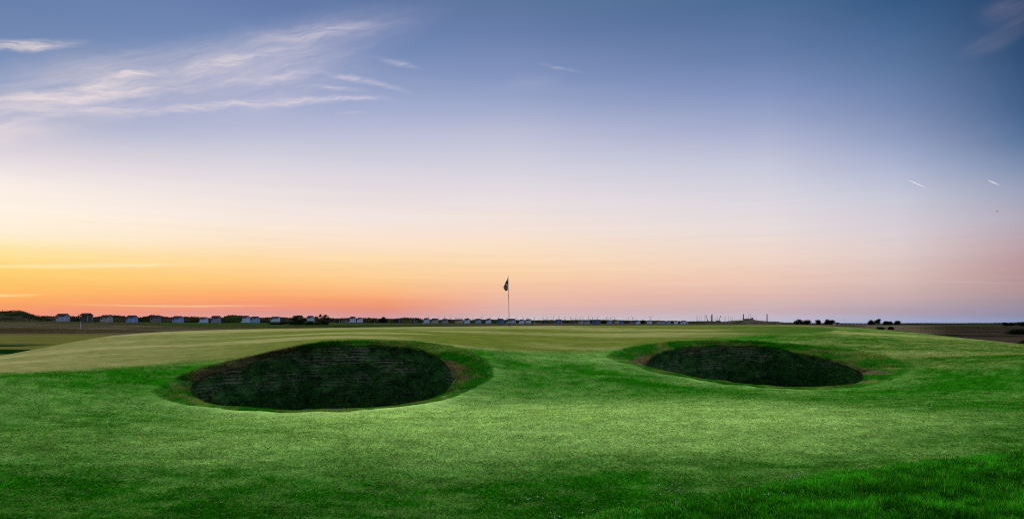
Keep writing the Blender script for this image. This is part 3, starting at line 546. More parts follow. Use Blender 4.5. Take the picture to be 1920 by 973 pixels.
# heather tussocks on the open heath
n = 260000; u_ = RS.rand(n)*1.9-.95; y_ = 1/(1/300+RS.rand(n)*(1/80-1/300)); x_ = u_*y_; h_ = zones(x_, y_)[2]
k = (h_ > .9) & (fbm(x_*.05, y_*.08, 161, 4) > .47); x_, y_ = x_[k], y_[k]; n = len(x_); cc = turf(x_, y_)*(.55+.7*RS.rand(n))[:, None]
blades('heath_grass', x_, y_, T(x_, y_)-.02, (.05+.15*RS.rand(n)), .03+.0004*y_, cc, .9, seed=10); tag(bpy.data.objects['heath_grass'], 'brown heather and dry grass on the flat heath behind the green', 'heath grass', kind='stuff')

# ------------------------------------------------------------------ beach huts
PAL = {'pale blue': (.56,.66,.80), 'blue': (.26,.40,.58), 'deep blue': (.07,.17,.34), 'grey blue': (.38,.45,.55), 'brown': (.25,.21,.16), 'dark brown': (.11,.09,.07),
       'tan': (.42,.36,.30), 'white': (.68,.70,.74), 'black': (.035,.036,.034), 'sand': (.46,.42,.26), 'two tone': (.30,.31,.36)}
HM = {k: boards('boards_'+k.replace(' ', '_'), v) for k, v in PAL.items()}
MAT_ROOF = paint('roof_felt', (.045, .042, .038), 1.0, .3, 4); MAT_TRIM = paint('white_trim', (.72, .74, .78), .6, .08); MAT_DARK = paint('dark_opening', (.015, .016, .02), .4, .1)
MAT_TRIMD = paint('dark_trim', (.12, .12, .13), .7, .1)
BL, BW, BH, RH = 2.5, 2.15, 1.82, 2.42       # body length, width, eaves, ridge
def make_hut(deck):
    r = empty('beach_hut', (0, 0, 0)); x0, x1 = (-1.15, 1.65)
    g = [(x1, -BW/2, 0), (x1, BW/2, 0), (x1, BW/2, BH), (x1, 0, RH), (x1, -BW/2, BH)]
    MB().poly(g, (x0-x1, 0, 0)).make('wall', None, r)
    rx0 = x0-.9 if not deck else x0-.15
    for s in (-1, 1):
        a = [(x1+.16, 0, RH+.02), (x1+.16, s*(BW/2+.28), BH-.10), (x1+.16, s*(BW/2+.28), BH-.01), (x1+.16, 0, RH+.12)]
        if s < 0: a = a[::-1]
        MB().poly(a, (rx0-x1-.16, 0, 0)).make('roof', None, r)
    fl_ = MB().box((x0-.95, -BW/2, 0), (x0-.003, BW/2, .18))
    fl_.box((x0-.95, -BW/2, .18), (x0-.90, BW/2, .85 if not deck else .35)).box((x0-.90, -BW/2, .18), (x0-.003, -BW/2+.04, .85 if not deck else .35))
    fl_.make('veranda' if not deck else 'deck', None, r)
    if not deck:
        for s in (-1, 1): MB().box((x0-.95, s*(BW/2-.04)-.04, .86), (x0-.87, s*(BW/2-.04)+.04, BH-.06)).make('post', None, r)
        MB().box((x0-.02, -.4, .2), (x0-.004, .4, 1.65)).make('door', None, r)
    for s in (-1, 1): MB().box((x1-.05, s*BW/2-.05, 0), (x1+.012, s*BW/2+.05, BH-.03)).make('corner_trim', None, r)
    w = MB().box((x1+.003, -.17, 1.42), (x1+.02, .17, 1.80)).make('window', None, r)
    MB().box((x1+.02, -.21, 1.38), (x1+.035, .21, 1.42)).make('sill', None, w)
    MB().box((x0-.85, -BW/2+.08, -1.1), (x1-.08, BW/2-.08, -.003)).make('foundation', None, r)
    return r
protos = {False: None, True: None}
def kids(o): return [c for c in C.objects if c.parent == o]
def copy_tree(o, parent=None):
    c = o.copy(); C.objects.link(c); c.parent = parent
    for ch in kids(o): copy_tree(ch, c)
    return c
def dress(o, wall, trim):
    for c in kids(o):
        n = c.name.split('.')[0]; mm = {'wall': HM[wall], 'veranda': HM[wall], 'deck': HM[wall], 'roof': MAT_ROOF, 'window': MAT_DARK, 'door': MAT_DARK, 'corner_trim': trim, 'post': MAT_TRIM, 'sill': MAT_TRIM, 'foundation': MAT_TRIMD}[n]
        if not c.data.materials: c.data.materials.append(None)
        c.material_slots[0].link = 'OBJECT'; c.material_slots[0].material = mm; dress(c, wall, trim)
HUTS = [  # left, right, ridge, base (photo points), colour, open deck, turn, label
 (107,130,588,602.6,'grey blue',0,-40,'grey-blue beach hut standing beside the tall grassy dune'),
 (151,174,587,603,'dark brown',0,-46,'dark brown beach hut with a bush against its left side'),
 (189.5,211,590.5,604.2,'tan',0,-46,'light tan beach hut with pale corner post, between the dark brown and a blue hut'),
 (238,258.6,591,604.8,'blue',0,-44,'blue beach hut with open veranda, standing right of the light tan hut'),
 (283,302.7,591,604.4,'brown',0,-40,'brown beach hut on the dune, standing between two blue huts'),
 (323.7,344.3,592.3,605.6,'blue',0,-44,'blue beach hut with open veranda, right of the brown hut on the dune'),
 (372,391,594.3,605.4,'pale blue',1,-42,'pale blue beach hut with low deck, left neighbour of a patchy brown-blue hut'),
 (396,415.4,592,605.2,'two tone',0,-38,'grey-brown beach hut with overhanging roof, left of the green dune hump'),
 (451.8,469.5,591.8,604.9,'pale blue',1,-46,'pale blue beach hut standing wall to wall with a darker blue hut'),
 (469.5,488.2,593,605.6,'blue',0,-50,'darker blue beach hut touching its pale blue left neighbour'),
 (508,526,593.5,603.2,'pale blue',0,-30,'pale blue beach hut set back behind the dark green bushes'),
 (552,569,591,603.6,'dark brown',1,-44,'dark hut showing only its roof above the olive brown bush'),
 (573,590,592,604.2,'pale blue',1,-40,'pale blue beach hut half hidden between two bushes'),
 (627.7,641,597,606,'black',0,-36,'black beach hut with a pale post, right of the tallest bush'),
 (641.7,653,597.3,605.6,'brown',0,-36,'small brown beach hut joined to the black hut'),
 (653.7,668,593.5,604.6,'pale blue',1,-38,'pale blue beach hut under a high dark roof, left of its lower twin'),
 (668,681,595,604.6,'pale blue',1,-58,'lower pale blue beach hut joined to the higher pale blue one'),
 (737,753,597,604.8,'black',1,-20,'black beach hut with a light window, right of the round bush'),
 (769,782.6,597,605.6,'dark brown',0,-40,'dark brown beach hut sunk into the last green dune'),
 (792.4,806,596,605.8,'pale blue',1,-46,'pale blue beach hut at the right foot of the last green dune'),
 (808,823,596.7,606.4,'tan',0,-40,'tan beach hut between a pale blue and a brown-blue hut'),
 (828.5,841,597.5,606,'two tone',0,-44,'grey-brown beach hut directly right of the tan hut'),
 (853,869.5,598,605.8,'sand',0,-34,'sandy yellow beach hut touching a pale blue hut, left of the flag'),
 (870,882,597,606,'pale blue',0,-44,'pale blue beach hut right against the sandy yellow one'),
 (891,903,597.3,606,'blue',0,-46,'mid blue beach hut between two pale blue huts left of the flagstick'),
 (909.5,921.7,597.3,606,'pale blue',1,-46,'pale blue beach hut next left of the deep blue hut'),
 (932,945,597.3,606.5,'deep blue',0,-30,'deep blue beach hut just left of the foot of the flagstick'),
 (950,968,597.3,606.2,'grey blue',0,-38,'grey-blue beach hut seen right behind the flagstick'),
 (972,984,598.6,606.3,'pale blue',1,-48,'pale blue beach hut with deck, next right of the flagstick hut'),
 (985.6,996.7,598,605.6,'white',0,-40,'whitish beach hut touching its pale blue left neighbour, right of the flagstick'),
 (1016,1025,600,606.2,'black',0,-40,'small black beach hut standing alone right of the white marker post'),
 (1040,1054,598.6,606.6,'deep blue',0,-50,'deep blue beach hut with a pale end wall, right of the small black hut'),
 (1069.7,1080,600,606.7,'dark brown',0,-36,'dark brown beach hut with grey sides and a dark door'),
 (1083,1094.5,599.7,606.7,'sand',1,-34,'sandy beach hut with yellow flecks, left of a bright blue hut'),
 (1096,1106.5,600,607.2,'blue',0,-40,'bright blue beach hut right of the sandy flecked hut'),
 (1111,1126,599.2,607.2,'deep blue',0,-36,'wide deep blue beach hut under a long dark roof, left of the low bush'),
 (1138,1148.5,600,606.9,'blue',0,-52,'blue beach hut with pale gable, right of the low bush'),
 (1151,1161,600,606.9,'tan',0,-44,'tan beach hut with yellow edge, left of a dark blue hut'),
 (1161.5,1170.5,600.3,607,'deep blue',0,-46,'dark blue beach hut touching the yellow-edged tan one'),
 (1179.5,1186.5,601,607,'brown',1,-40,'low brown beach hut at the start of the last dense row'),
 (1187,1192.5,601,607,'deep blue',0,-40,'narrow dark blue beach hut squeezed between low brown and pale blue huts'),
 (1192.6,1201,600.4,607,'pale blue',0,-50,'pale blue beach hut left of the small round tree'),
 (1212,1223,600.4,607,'white',1,-50,'whitish beach hut with a dark roof slope, right of the small round tree'),
 (1224,1231,602,607,'dark brown',0,-40,'low dark brown beach hut between whitish and yellow-brown huts'),
 (1231.2,1238.7,600.4,607,'sand',0,-46,'yellow-brown beach hut with pale roof in the last row'),
 (1239,1248,601,607.2,'blue',0,-46,'blue beach hut right of the yellow-brown hut'),
 (1249.5,1258,601.2,607.2,'blue',0,-62,'second blue beach hut left of the white one near the row end'),
 (1258.2,1263.4,601,607.2,'black',1,-40,'black narrow beach hut against the whitish one near the row end'),
 (1263.6,1271.5,601,607.3,'white',0,-66,'whitish beach hut third from the right end of the row'),
 (1272,1275.5,601.6,607.2,'black',1,-40,'very narrow black beach hut second from the right end of the row'),
 (1275.8,1287.5,601,607.3,'pale blue',0,-40,'pale blue beach hut at the right end of the row, beside a white post'),
]
used = set()
for i, (xl, xr, yt, yb, colr, deck, turn, lab) in enumerate(HUTS):
    deck = bool(deck)
    Yh = min(2.45*F/(yb-yt), float(kp(HUT_Y, np.array([(xl+xr)/2.]))[0])*1.03); szz = (yb-yt)*Yh/F/2.53; xc = (xl+xr)/2; X = (xc-CX)/F*Yh
    if protos[deck] is None: protos[deck] = o = make_hut(deck)
    else: o = copy_tree(protos[deck])
    zb = from_px(Yh, yb); zt = float(T(X, Yh))
    wd = (xr-xl)*Yh/F; t_ = abs(R(turn)); nat = 3.85*math.cos(t_)+2.5*math.sin(t_)
    sc = min(1.4, max(.3, wd/nat)); o.location = (X, Yh, zb); o.rotation_euler = (0, 0, R(turn)-math.atan((xc-CX)/F)); o.scale = (sc, sc, szz)
    for v in (o,): tag(v, lab, 'beach hut', 'beach huts along the dunes')
    dress(o, colr, MAT_TRIM if colr not in ('two tone', 'brown') else MAT_TRIMD)

# ------------------------------------------------------------------ trees and bushes
MAT_BARK = paint('bark', (.07, .055, .045), .95, .3, 8)
def tree(name, px0, px1, ytop, ybase, Y, label, cat, cols, clumps, n=1500, leaf=.22, trunk=True, grp=None, seed=0):
    rs = np.random.RandomState(seed); X = ((px0+px1)/2-CX)/F*Y; zb = float(T(X, Y)); zp = from_px(Y, ybase); zb = min(zb, zp) if name == 'tree' else zp
    wd = (px1-px0)/F*Y; ht = from_px(Y, ytop)-zb; r = tag(empty(name, (X, Y, zb)), label, cat, grp)
    pts, cc = [], []
    if clumps is None:
        clumps = [(rs.uniform(-.32, .32), rs.uniform(.22 if trunk else .12, .70), rs.uniform(.20, .30)) for _ in range(9)]+[(0, .58, .36), (-.22, .32, .3), (.22, .34, .3)]+([(-.3, .16, .22), (0, .14, .26), (.3, .16, .22)] if trunk else [])
    tot = sum(c[2]**2 for c in clumps)
    for (cx, cz_, cr_) in clumps:
        m_ = max(40, int(2.2*n*cr_**2/tot)); v = rs.randn(m_, 3); v /= np.linalg.norm(v, axis=1)[:, None]; v *= (rs.rand(m_)**.45)[:, None]*(1+.25*rs.randn(m_))[:, None]
        p = np.column_stack([cx*wd+v[:, 0]*cr_*wd, rs.uniform(-.2, .2)*wd+v[:, 1]*cr_*wd*.9, cz_*ht+v[:, 2]*cr_*ht*.75]); pts.append(p)
        tone = rs.uniform(.75, 1.25); cc.append((np.array(cols[rs.randint(len(cols))])*tone)[None]*(.6+.8*rs.rand(m_))[:, None])
    pts = np.concatenate(pts); cc = np.concatenate(cc); k = pts[:, 2] > -.05; pts, cc = pts[k], cc[k]
    leaves('crown' if trunk else 'foliage', pts, leaf*.8*(.6+.8*rs.rand(len(pts))), cc, MAT_L, r, seed+1)
    mb = MB(); th = ht*.42; rr = max(.05, wd*.035)
    mb.tube((0, 0, -.2), (.02*wd, 0, th), rr, rr*.65, 7)
    for (cx, cz_, cr_) in clumps[:7]: mb.tube((.02*wd, 0, th*rs.uniform(.5, 1)), (cx*wd, rs.uniform(-.1, .1)*wd, cz_*ht), rr*.55, rr*.15, 5)
    mb.make('trunk' if trunk else 'stem', MAT_BARK, r, True)
DG = [lin(34,48,24), lin(44,58,28), lin(28,38,24)]; OL = [lin(74,74,46), lin(60,66,38), lin(84,78,56)]; GR = [lin(44,72,28), lin(34,56,22)]
BLK = [lin(34,44,28), lin(44,50,32), lin(28,36,28)]
B_ = lambda *a, **k: tree('bush', *a, trunk=False, **k)
B_(143,153,587.5,604,219,'spiky bush leaning on the dark brown beach hut','bush',OL,None,n=700,seed=1)
B_(539,576,590,612.5,185,'broad olive brown bush in front of the dark hut roof','bush',OL+DG,[(-.2,.62,.22),(-.05,.82,.17),(.15,.5,.26),(-.3,.3,.22),(.05,.25,.3),(.32,.3,.2),(.3,.58,.15)],n=3600,leaf=.2,seed=2)
B_(568,594,599,612.8,182,'dark green bush in the dip below the half hidden pale blue hut','bush',GR+DG,None,n=2400,leaf=.2,seed=3)
B_(589,618,588.6,612.5,184,'tallest dark bush of the clump, with ragged top twigs','bush',DG+OL,[(-.3,.72,.15),(-.08,.84,.13),(.22,.86,.14),(.36,.66,.15),(.12,.66,.24),(-.18,.5,.25),(.1,.3,.3),(-.3,.2,.22),(.28,.3,.2),(.42,.8,.06),(-.1,.95,.06)],n=3000,leaf=.2,seed=4)
B_(500,545,601,610.5,190,'low spreading dark green bush left of the olive brown one','bush',GR+DG,[(-.35,.4,.16),(-.15,.5,.2),(.1,.45,.2),(.3,.5,.2),(0,.3,.25)],n=2200,leaf=.2,seed=5)
B_(709,727.5,593.5,607.2,265,'round dark bush standing alone between two groups of huts','bush',DG,[(0,.5,.36),(-.22,.35,.26),(.22,.38,.26),(.02,.82,.2),(.3,.6,.12),(-.25,.65,.13)],n=1700,leaf=.28,seed=6)
B_(690,709,596.5,606,285,'olive shrub left of the round dark bush','bush',OL,None,n=900,leaf=.3,seed=7)
B_(1126,1138,599,607,455,'low green bush between the wide deep blue and a blue hut','bush',GR,None,n=700,leaf=.4,seed=8)
TG = 'trees on the far heath'
tree('tree',1200.5,1209.5,598.6,607,470,'small round tree standing in the last row of huts','tree',DG,None,n=800,leaf=.4,seed=9)
for k_, (a, b, t0, b0, lab) in enumerate([(1488,1507,596.6,607.4,'broad dark tree, left half of the largest clump on the right'),(1503,1520.5,597.6,607.4,'dark tree with stepped top, right half of the largest clump'),
   (1529.5,1539,597.6,607.3,'small upright tree between two tree clumps'),(1545,1556,597,607.4,'tall-topped tree in the pair right of the small upright tree'),(1553,1564.5,598.6,607.4,'lower rounded tree in the pair beside the grey shed'),
   (1626.5,1639,597.8,608.4,'dense left tree of the wind-bent clump on the grassy rise'),(1636,1651.5,597.3,608.2,'wind-bent tree whose top overhangs to the right'),
   (1655.5,1665,600.4,607.6,'small pointed tree, first of the low pair on the rise'),(1662.5,1673,601.4,607.7,'low rounded tree, second of the low pair on the rise'),(1677,1688,599.6,608,'compact squarish tree at the right end of the rise')]):
    cl = [(-.3,.3,.22),(-.15,.5,.27),(.05,.4,.28),(.12,.68,.24),(.3,.82,.2),(.42,.7,.1)] if k_ == 6 else None
    tree('tree',a,b,t0,b0,430 if k_ > 4 else 470,lab,'tree',BLK,cl,n=1500,leaf=.42,grp=TG,seed=20+k_)
for k_, (a, b, t0, b0, Y_, lab, cs) in enumerate([(1644,1658,612.6,617.5,135,'low bright green bush on the edge of the right fairway',GR),(1665.5,1676,611.6,618.5,135,'dark upright bush beside the low bright green one',BLK),
   (1881,1892,603.8,611,300,'small dark round bush, left of two on the far right',BLK),(1892,1902.5,604,611,300,'small dark round bush, right of two on the far right',BLK),(1901,1932,602,611,300,'wide dark thicket at the far right edge of the heath',BLK),
   (1890,1934,614,632.5,95,'big dark bush on the brown heath at the right edge',BLK),(1913,1940,637,650,42,'dark bush behind the fairway edge at the far right',BLK)]):
    B_(a,b,t0,b0,Y_,lab,'bush',cs,None,n=2200,leaf=.14 if Y_ < 60 else .2 if Y_ < 150 else .3,seed=50+k_)

# ------------------------------------------------------------------ marker posts
MAT_POST = paint('post_white', (.62, .64, .68), .6, .1)
for px, y0, y1, Y_, lab in ((151.4,603.3,610.2,115,'thin white marker post on the heath below the dark brown hut'),(702.5,603.6,607.6,255,'short pale post left of the round dark bush'),(1002.3,603,606.8,380,'short pale post right of the flagstick, beside the whitish hut'),(1289.6,603.2,607,530,'pale yellowish post at the right end of the hut row')):
    h_ = (y1-y0)*Y_/F; X = (px-CX)/F*Y_; zb = from_px(Y_, y1); r = tag(empty('marker_post', (X, Y_, zb)), lab, 'post', 'marker posts'); w_ = .38*Y_/F
    MB().box((-w_, -w_, -.6), (w_, w_, h_*.9)).make('post_shaft', MAT_POST, r); MB().poly([(-w_*1.1,-w_*1.1,h_*.9),(w_*1.1,-w_*1.1,h_*.9),(w_*1.1,w_*1.1,h_*.9),(-w_*1.1,w_*1.1,h_*.9)], (0,0,h_*.1)).make('post_cap', MAT_POST, r)
p = hit(1267.5, 949, y0=4); z = float(T(*p)); hp = 13.5*p[1]/F
r = tag(empty('wooden_peg', (p[0], p[1], z)), 'small pale wooden peg with dark top in the grass, foreground', 'peg')
MB().tube((0,0,-.03), (0,.003,hp*.84), .0048, .0055, 8).make('peg_shaft', paint('peg_wood', (.42,.34,.24), .8, .2, 60), r, True)
MB().tube((0,.003,hp*.84), (0,.003,hp), .0068, .0062, 8).make('peg_head', paint('peg_head', (.10,.08,.07), .8, .2, 60), r, True)

# ------------------------------------------------------------------ white clover flowers
MAT_FL = paint('petal', (.72, .68, .74), .8, .08); MAT_ST = leafy('flower_stalk', .3, False, (.06,.16,.03))
fproto = None
FL = [(987,934),(990,936),(986.5,931.5),(994,933),(1008,932),(1018,933.5),(1230,911),(1236.5,910),(1260,908.5),(1249,914),(1256,918),(1272,919),(1238,925.5),(1113,953.5),(1092,962),(1032,960),(1040,968.5),(1049,969),(1483,893.5),(1489,892),(1499,887),(1497,890),(1434.5,926),(1825,853),(1441,927),(1470,924.5),(987,856),(913,842)]
for k_, (px, py) in enumerate(FL):
    p = hit(px, py, .03, y0=4)
    if fproto is None:
        o = fproto = empty('clover_flower', (0,0,0)); bm = bmesh.new(); bmesh.ops.create_icosphere(bm, subdivisions=2, radius=.0085)
        for v in bm.verts: v.co *= 1+.22*random.random(); v.co.z = v.co.z*.85+.045
        me = bpy.data.meshes.new('flower_head'); bm.to_mesh(me); bm.free(); me.materials.append(MAT_FL); h_ = bpy.data.objects.new('flower_head', me); C.objects.link(h_); h_.parent = o
        MB().tube((0,0,-.01), (.002,0,.04), .0015, .0012, 5).make('stalk', MAT_ST, o)
        tag(o, 'tiny white clover flower in the foreground grass', 'flower', 'white clover flowers')
    else: o = copy_tree(fproto)
    g_ = ('on the mown grass left of the wooden peg', 'clover patch left') if px < 1150 and py > 925 else ('in the patch above the wooden peg', 'clover patch above the peg') if px < 1280 and py > 900 else ('along the edge of the long rough', 'clover at the rough edge') if py > 845 and px > 1300 else ('alone in the bright middle of the fairway', 'single clover flowers')
    tag(o, 'tiny white clover flower '+g_[0], group=g_[1])
    o.location = (p[0], p[1], float(T(*p))); o.rotation_euler = (0, 0, k_*1.7); s_ = .5+.35*((k_*37) % 10)/10; o.scale = (s_, s_, s_)

# ------------------------------------------------------------------ offshore wind turbines
MAT_WT = paint('turbine_grey', (.34, .34, .36), .6, .05, .01)
def make_turbine():
    r = empty('wind_turbine', (0,0,0)); MB().tube((0,0,-2), (0,0,66), 2.9, 1.9, 10).make('tower', MAT_WT, r, True)
    MB().box((-2.2,-5,66), (2.2,8,70.5)).make('nacelle', MAT_WT, r)
    hub = bpy.data.objects.new('rotor', None); C.objects.link(hub); hub.parent = r; hub.location = (0, -6.2, 68.2)
    for k in range(3):
        a = k*2*math.pi/3; d = Vector((math.sin(a), 0, math.cos(a))); MB().tube(d*.5, d*46, 1.9, .7, 6).make('blade', MAT_WT, hub, True)
    return r
wt0 = None
TURB = [(804,0),(823,2),(833.6,0),(844,1),(854,2),(860.7,1),(868,0),(876.7,2),(886.7,0),(903.4,1),(918.5,0),(934.6,0),(950,1),(967.6,0),(981,2),(989.6,0),(1001.6,1),(1018,0),(1026,2),(1037,1),(1048,0),(1059,1),(1070,2),(1079.5,0),(1087,1),(1093,0),(1103,0),(1111,2),(1120,1),(1137.6,0),(1145,0),(1152.5,1),(1179,0),(1185.7,2),(1220,1)]
for k_, (px, ph) in enumerate(TURB):
    Y_ = 9300+((k_*53) % 17)*90; o = make_turbine() if wt0 is None else copy_tree(wt0)
    if wt0 is None: wt0 = o; tag(o, 'distant thin grey wind turbine out at sea behind the huts', 'wind turbine', 'offshore wind turbines')
    if px == 1220: tag(o, 'lone wind turbine at sea, right of the small round tree'); del o['group']
    else: tag(o, 'distant wind turbine at sea, '+('left of the flagstick' if px < 953 else 'between the flagstick and the wide deep blue hut' if px < 1115 else 'behind the hut row right of the wide deep blue hut'), group='offshore wind turbines '+('left of the flag' if px < 953 else 'right of the flag' if px < 1115 else 'at the row end'))
    o.location = ((px-CX)/F*Y_, Y_, -.9); o.rotation_euler = (0, 0, R((k_*29) % 40-20))
    rot = [c for c in kids(o) if c.name.startswith('rotor')][0]; rot.rotation_euler = (0, R(ph*35+(k_*13) % 24), 0)

# ------------------------------------------------------------------ harbour: masts, towers, cranes, clubhouse
MAT_MAST = paint('mast_grey', (.24, .22, .26), .7, .1); MAT_HULL = paint('hull_white', (.6, .62, .66), .4, .08); MAT_TOW = paint('tower_mauve', (.24, .23, .28), .8, .15, .3)
bo = None; HYD = 760.0
MASTS = [(1305.5,592,1),(1307.7,590.2,1),(1311.5,592,1.3),(1314.5,589.5,1),(1320.7,591,1.9),(1322.3,594,1),(1328.9,596,1.2),(1331.3,593,.9),(1338.3,594.5,1.2),(1340.5,596,1.5),(1343.6,591,1.7),(1344.8,594,1),(1353.5,594,.8),(1357.4,594,1.5),(1359.4,592,1),(1364.5,590,1.7),(1369.4,593.6,1.2),(1371.5,595.5,1),(1373.3,594,1),(1377.5,594,.8),(1381.5,596.5,1.5),(1385.3,594,.9),(1388.3,594,.9),(1398.5,593.6,1.3),(1400.5,593.8,1.2),(1402.6,588.6,1.4),(1406.3,587.6,1.4),(1407.6,594,1.1),(1411.5,591,1.1),(1416.4,597,.9),(1418.5,590.4,.9),(1441.4,591,.8)]
for k_, (px, yt, wf) in enumerate(MASTS):
    Y_ = HYD+(k_*37) % 60; zt = from_px(Y_, yt)
    if bo is None:
        o = bo = empty('sailing_boat', (0,0,0)); tag(o, 'sailing boat in the harbour, only its thin bare mast showing', 'sailing boat', 'masts in the harbour')
        mb = MB(); hull = [(-3.6,0,.9),(-3.2,-1.1,.95),(0,-1.35,.9),(2.6,-.8,1.0),(4.0,0,1.15),(2.6,.8,1.0),(0,1.35,.9),(-3.2,1.1,.95)]
        bt = [(v[0]*.82, v[1]*.45, -.25) for v in hull]; n8 = 8
        mb.v = hull+bt; mb.f = [tuple(range(8)), tuple(range(15, 7, -1))]+[(i, i+8, (i+1) % 8+8, (i+1) % 8) for i in range(8)]; mb.make('hull', MAT_HULL, o)
        MB().tube((.3,0,.9), (.3,0,10.0), .11, .07, 8).make('mast', MAT_MAST, o, True); MB().tube((.3,0,1.9), (-2.9,0,1.8), .09, .07, 6).make('boom', MAT_MAST, o, True)
    else: o = copy_tree(bo)
    w_ = 'left of the squat harbour tower' if px < 1333 else 'between the squat tower and the right-leaning crane' if px < 1352 else 'between the cranes and the clubhouse' if px < 1390 else 'behind the clubhouse' if px < 1430 else 'right of the lone tower'
    tag(o, 'moored sailing boat with bare mast, '+w_, group='masts '+w_)
    if px > 1430: del o['group']
    o.location = ((px-CX)/F*Y_, Y_, -.9); o.scale = (wf, wf, (zt+.9)/10.0); o.rotation_euler = (0, 0, R((k_*47) % 50-25))
for px, yt, w_, lab in ((1334.7,590.2,3.0,'squat grey harbour tower among the masts, left of the two cranes'' gap'),(1394,589,2.3,'tall pale tower at the left end of the clubhouse'),(1438.2,589,2.1,'lone tall pale tower right of the clubhouse')):
    lab = lab.replace("cranes gap", "cranes"); Y_ = 700.0; X = (px-CX)/F*Y_; zb = 0.0; ht = from_px(Y_, yt)-zb; rr = w_/2*Y_/F
    r = tag(empty('harbour_tower', (X, Y_, zb)), lab, 'tower', 'towers at the harbour'); MB().tube((0,0,-1), (0,0,ht*.94), rr*1.02, rr*.9, 12).make('tower_shaft', MAT_TOW, r, True)
    MB().tube((0,0,ht*.94), (0,0,ht), rr*1.12, rr*1.05, 12).make('tower_cap', MAT_TOW, r); MB().tube((0,0,ht*.5), (0,0,ht*.52), rr*1.08, rr*1.08, 12).make('tower_band', MAT_MAST, r)
for (ax, ay), (bx, by), lab in (((1323.3,589.5),(1327,601.5),'harbour crane with jib leaning to the left'),((1351.2,592),(1348,601),'harbour crane with shorter jib leaning to the right')):
    Y_ = 720.0; X = (bx-CX)/F*Y_; zb = .2; r = tag(empty('harbour_crane', (X, Y_, zb)), lab, 'crane', 'cranes at the harbour')
    tp = ((ax-bx)*Y_/F, 0, from_px(Y_, ay)-zb); b0 = (0, 0, from_px(Y_, by)-zb)
    MB().box((-1.3,-1.3,-1), (1.3,1.3,b0[2])).make('crane_cab', MAT_TOW, r); MB().tube(b0, tp, .36, .24, 6).make('jib', MAT_MAST, r); MB().tube(tp, (tp[0], 0, tp[2]*.8), .12, .12, 5).make('hoist_cable', MAT_MAST, r)
Y_ = 690.0; xl, xr = ((q-CX)/F*Y_ for q in (1394.5, 1409.5)); zg = from_px(Y_, 602.5); zt = from_px(Y_, 598.4)
r = tag(empty('clubhouse', ((xl+xr)/2, Y_, zg)), 'long low harbour clubhouse with dark roof and bluish window band on the dune', 'building'); hw = (xr-xl)/2; hh_ = zt-zg
MB().box((-hw,-3,-2), (hw,3,hh_)).make('wall', HM['grey blue'], r); MB().box((-hw-.4,-3.5,hh_+.003), (hw+.4,3.5,hh_+.45)).make('roof', MAT_ROOF, r)
for k_ in range(5): MB().box((-hw+.4+k_*hw*.39,-3.02,hh_*.45), (-hw+.3+(k_+.8)*hw*.39,-3.003,hh_*.85)).make('window', MAT_DARK, r)
MB().box((hw-.2,-1.5,hh_+.45), (hw+1.2,1.5,hh_+1.7)).make('lookout_cabin', HM['grey blue'], r)
def shed(px0, px1, yt, yb, Y_, wall, lab):
    X = ((px0+px1)/2-CX)/F*Y_; w_ = (px1-px0)/2*Y_/F; h_ = (yb-yt)*Y_/F; r = tag(empty('shed', (X, Y_, from_px(Y_, yb))), lab, 'shed')
    MB().box((-w_,-1.5,-.8), (w_,1.5,h_*.68)).make('wall', HM[wall], r)
    MB().poly([(-w_-.2,-1.8,h_*.66),(-w_-.2,1.8,h_*.66),(-w_-.2,0,h_)], (2*w_+.4,0,0)).make('roof', MAT_ROOF, r); MB().box((-w_*.3,-1.52,0), (w_*.2,-1.503,h_*.55)).make('door', MAT_DARK, r)
shed(1343.3,1348.2,600.8,604.2,640,'brown','small brown shed between the two harbour cranes')
shed(1403,1405.2,604.2,607.2,560,'pale blue','tiny pale blue kiosk below the clubhouse')
shed(1563.8,1572.3,604.2,609,430,'tan','grey-tan shed with dark roof right of the tree pair')
MB_ = MB().tube((0,0,-1), (0,0,9.5), .07, .04, 6).make('radio_mast', MAT_MAST); MB_.location = ((1583-CX)/F*620, 620, from_px(620, 606.5)); MB_.scale = (1,1,.55); tag(MB_, 'lone thin pole in front of the sea, left of the wind-bent trees', 'pole')

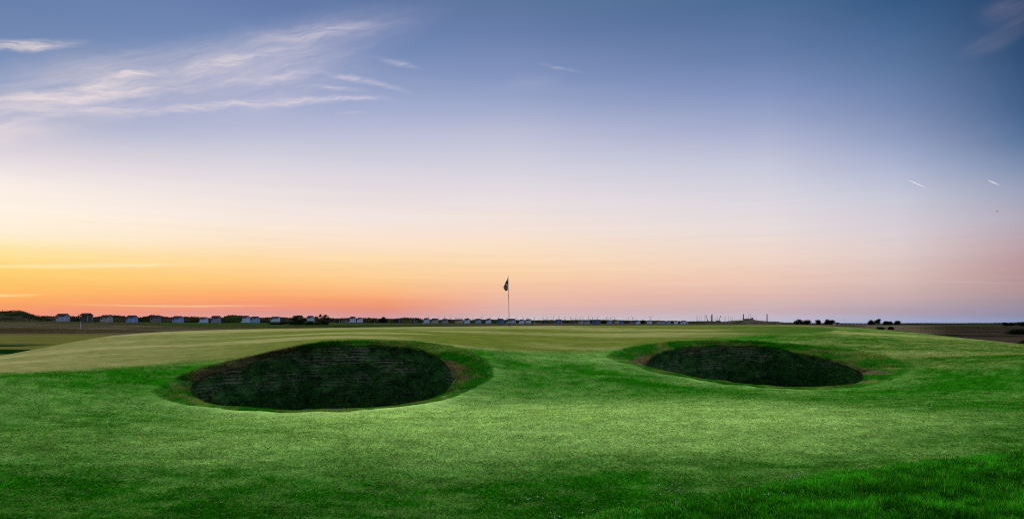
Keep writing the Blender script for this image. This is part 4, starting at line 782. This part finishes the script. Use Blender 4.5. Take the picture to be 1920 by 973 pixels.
# ------------------------------------------------------------------ sky things: two condensation trails and a bird
m, t, o = mat('ice_trail'); d = N(t, 'ShaderNodeBsdfDiffuse'); tr = N(t, 'ShaderNodeBsdfTranslucent'); mx = N(t, 'ShaderNodeMixShader'); tp_ = N(t, 'ShaderNodeBsdfTransparent'); m2 = N(t, 'ShaderNodeMixShader')
for q_ in (d, tr): q_.inputs[0].default_value = (.95, .92, .92, 1)
tcn = N(t, 'ShaderNodeTexCoord'); s = N(t, 'ShaderNodeSeparateXYZ'); t.links.new(tcn.outputs['Generated'], s.inputs[0])
t.links.new(MR(t, s.outputs[0], .05, 1.0, 1.0, 0.0), m2.inputs[0]); mx.inputs[0].default_value = .85
t.links.new(d.outputs[0], mx.inputs[1]); t.links.new(tr.outputs[0], mx.inputs[2]); t.links.new(tp_.outputs[0], m2.inputs[1]); t.links.new(mx.outputs[0], m2.inputs[2]); t.links.new(m2.outputs[0], o.inputs[0])
for p0, p1, lab in (((1696.5,335),(1737,352.5),'longer white condensation trail high over the right of the course'),((1852,338),(1874,347.5),'short faint condensation trail near the right edge of the sky')):
    Y_ = 24000.0; w0 = lambda p: Vector(((p[0]-CX)/F*Y_, Y_, from_px(Y_, p[1]))); a, b = w0(p0), w0(p1)
    ct = MB().tube((0,0,0), b-a, 15, 26, 10).make('condensation_trail', m, None, True); ct.location = a; tag(ct, lab, 'condensation trail', 'condensation trails')
Y_ = 170.0; bl = Vector(((1870-CX)/F*Y_, Y_, from_px(Y_, 397))); r = tag(empty('bird', bl), 'small dark bird flying alone at the right of the sky', 'bird'); bm_ = paint('feathers', (.06,.06,.07), .8, .2, 20)
bm = bmesh.new(); bmesh.ops.create_uvsphere(bm, u_segments=12, v_segments=8, radius=.07)
for v in bm.verts: v.co.x *= 2.6; v.co.z *= .8; v.co.y *= .9
me = bpy.data.meshes.new('body'); bm.to_mesh(me); bm.free(); me.materials.append(bm_); bd = bpy.data.objects.new('body', me); C.objects.link(bd); bd.parent = r
for s_ in (-1, 1): mesh_obj('wing', [(.10,0,.02),(-.10,0,.02),(-.02,s_*.22,.13),(.06,s_*.22,.13),(-.06,s_*.42,.08),(.10,0,.045),(-.10,0,.045),(-.02,s_*.22,.15),(.06,s_*.22,.15)], [(0,1,2,3),(3,2,4),(5,8,7,6),(8,4,7),(0,3,8,5),(1,6,7,2),(3,4,8),(2,7,4)], bm_, r)
mesh_obj('tail', [(-.16,-.02,0),(-.16,.02,0),(-.30,.06,.01),(-.30,-.06,.01),(-.16,0,.025)], [(0,1,2,3),(0,3,4),(3,2,4),(2,1,4)], bm_, r)
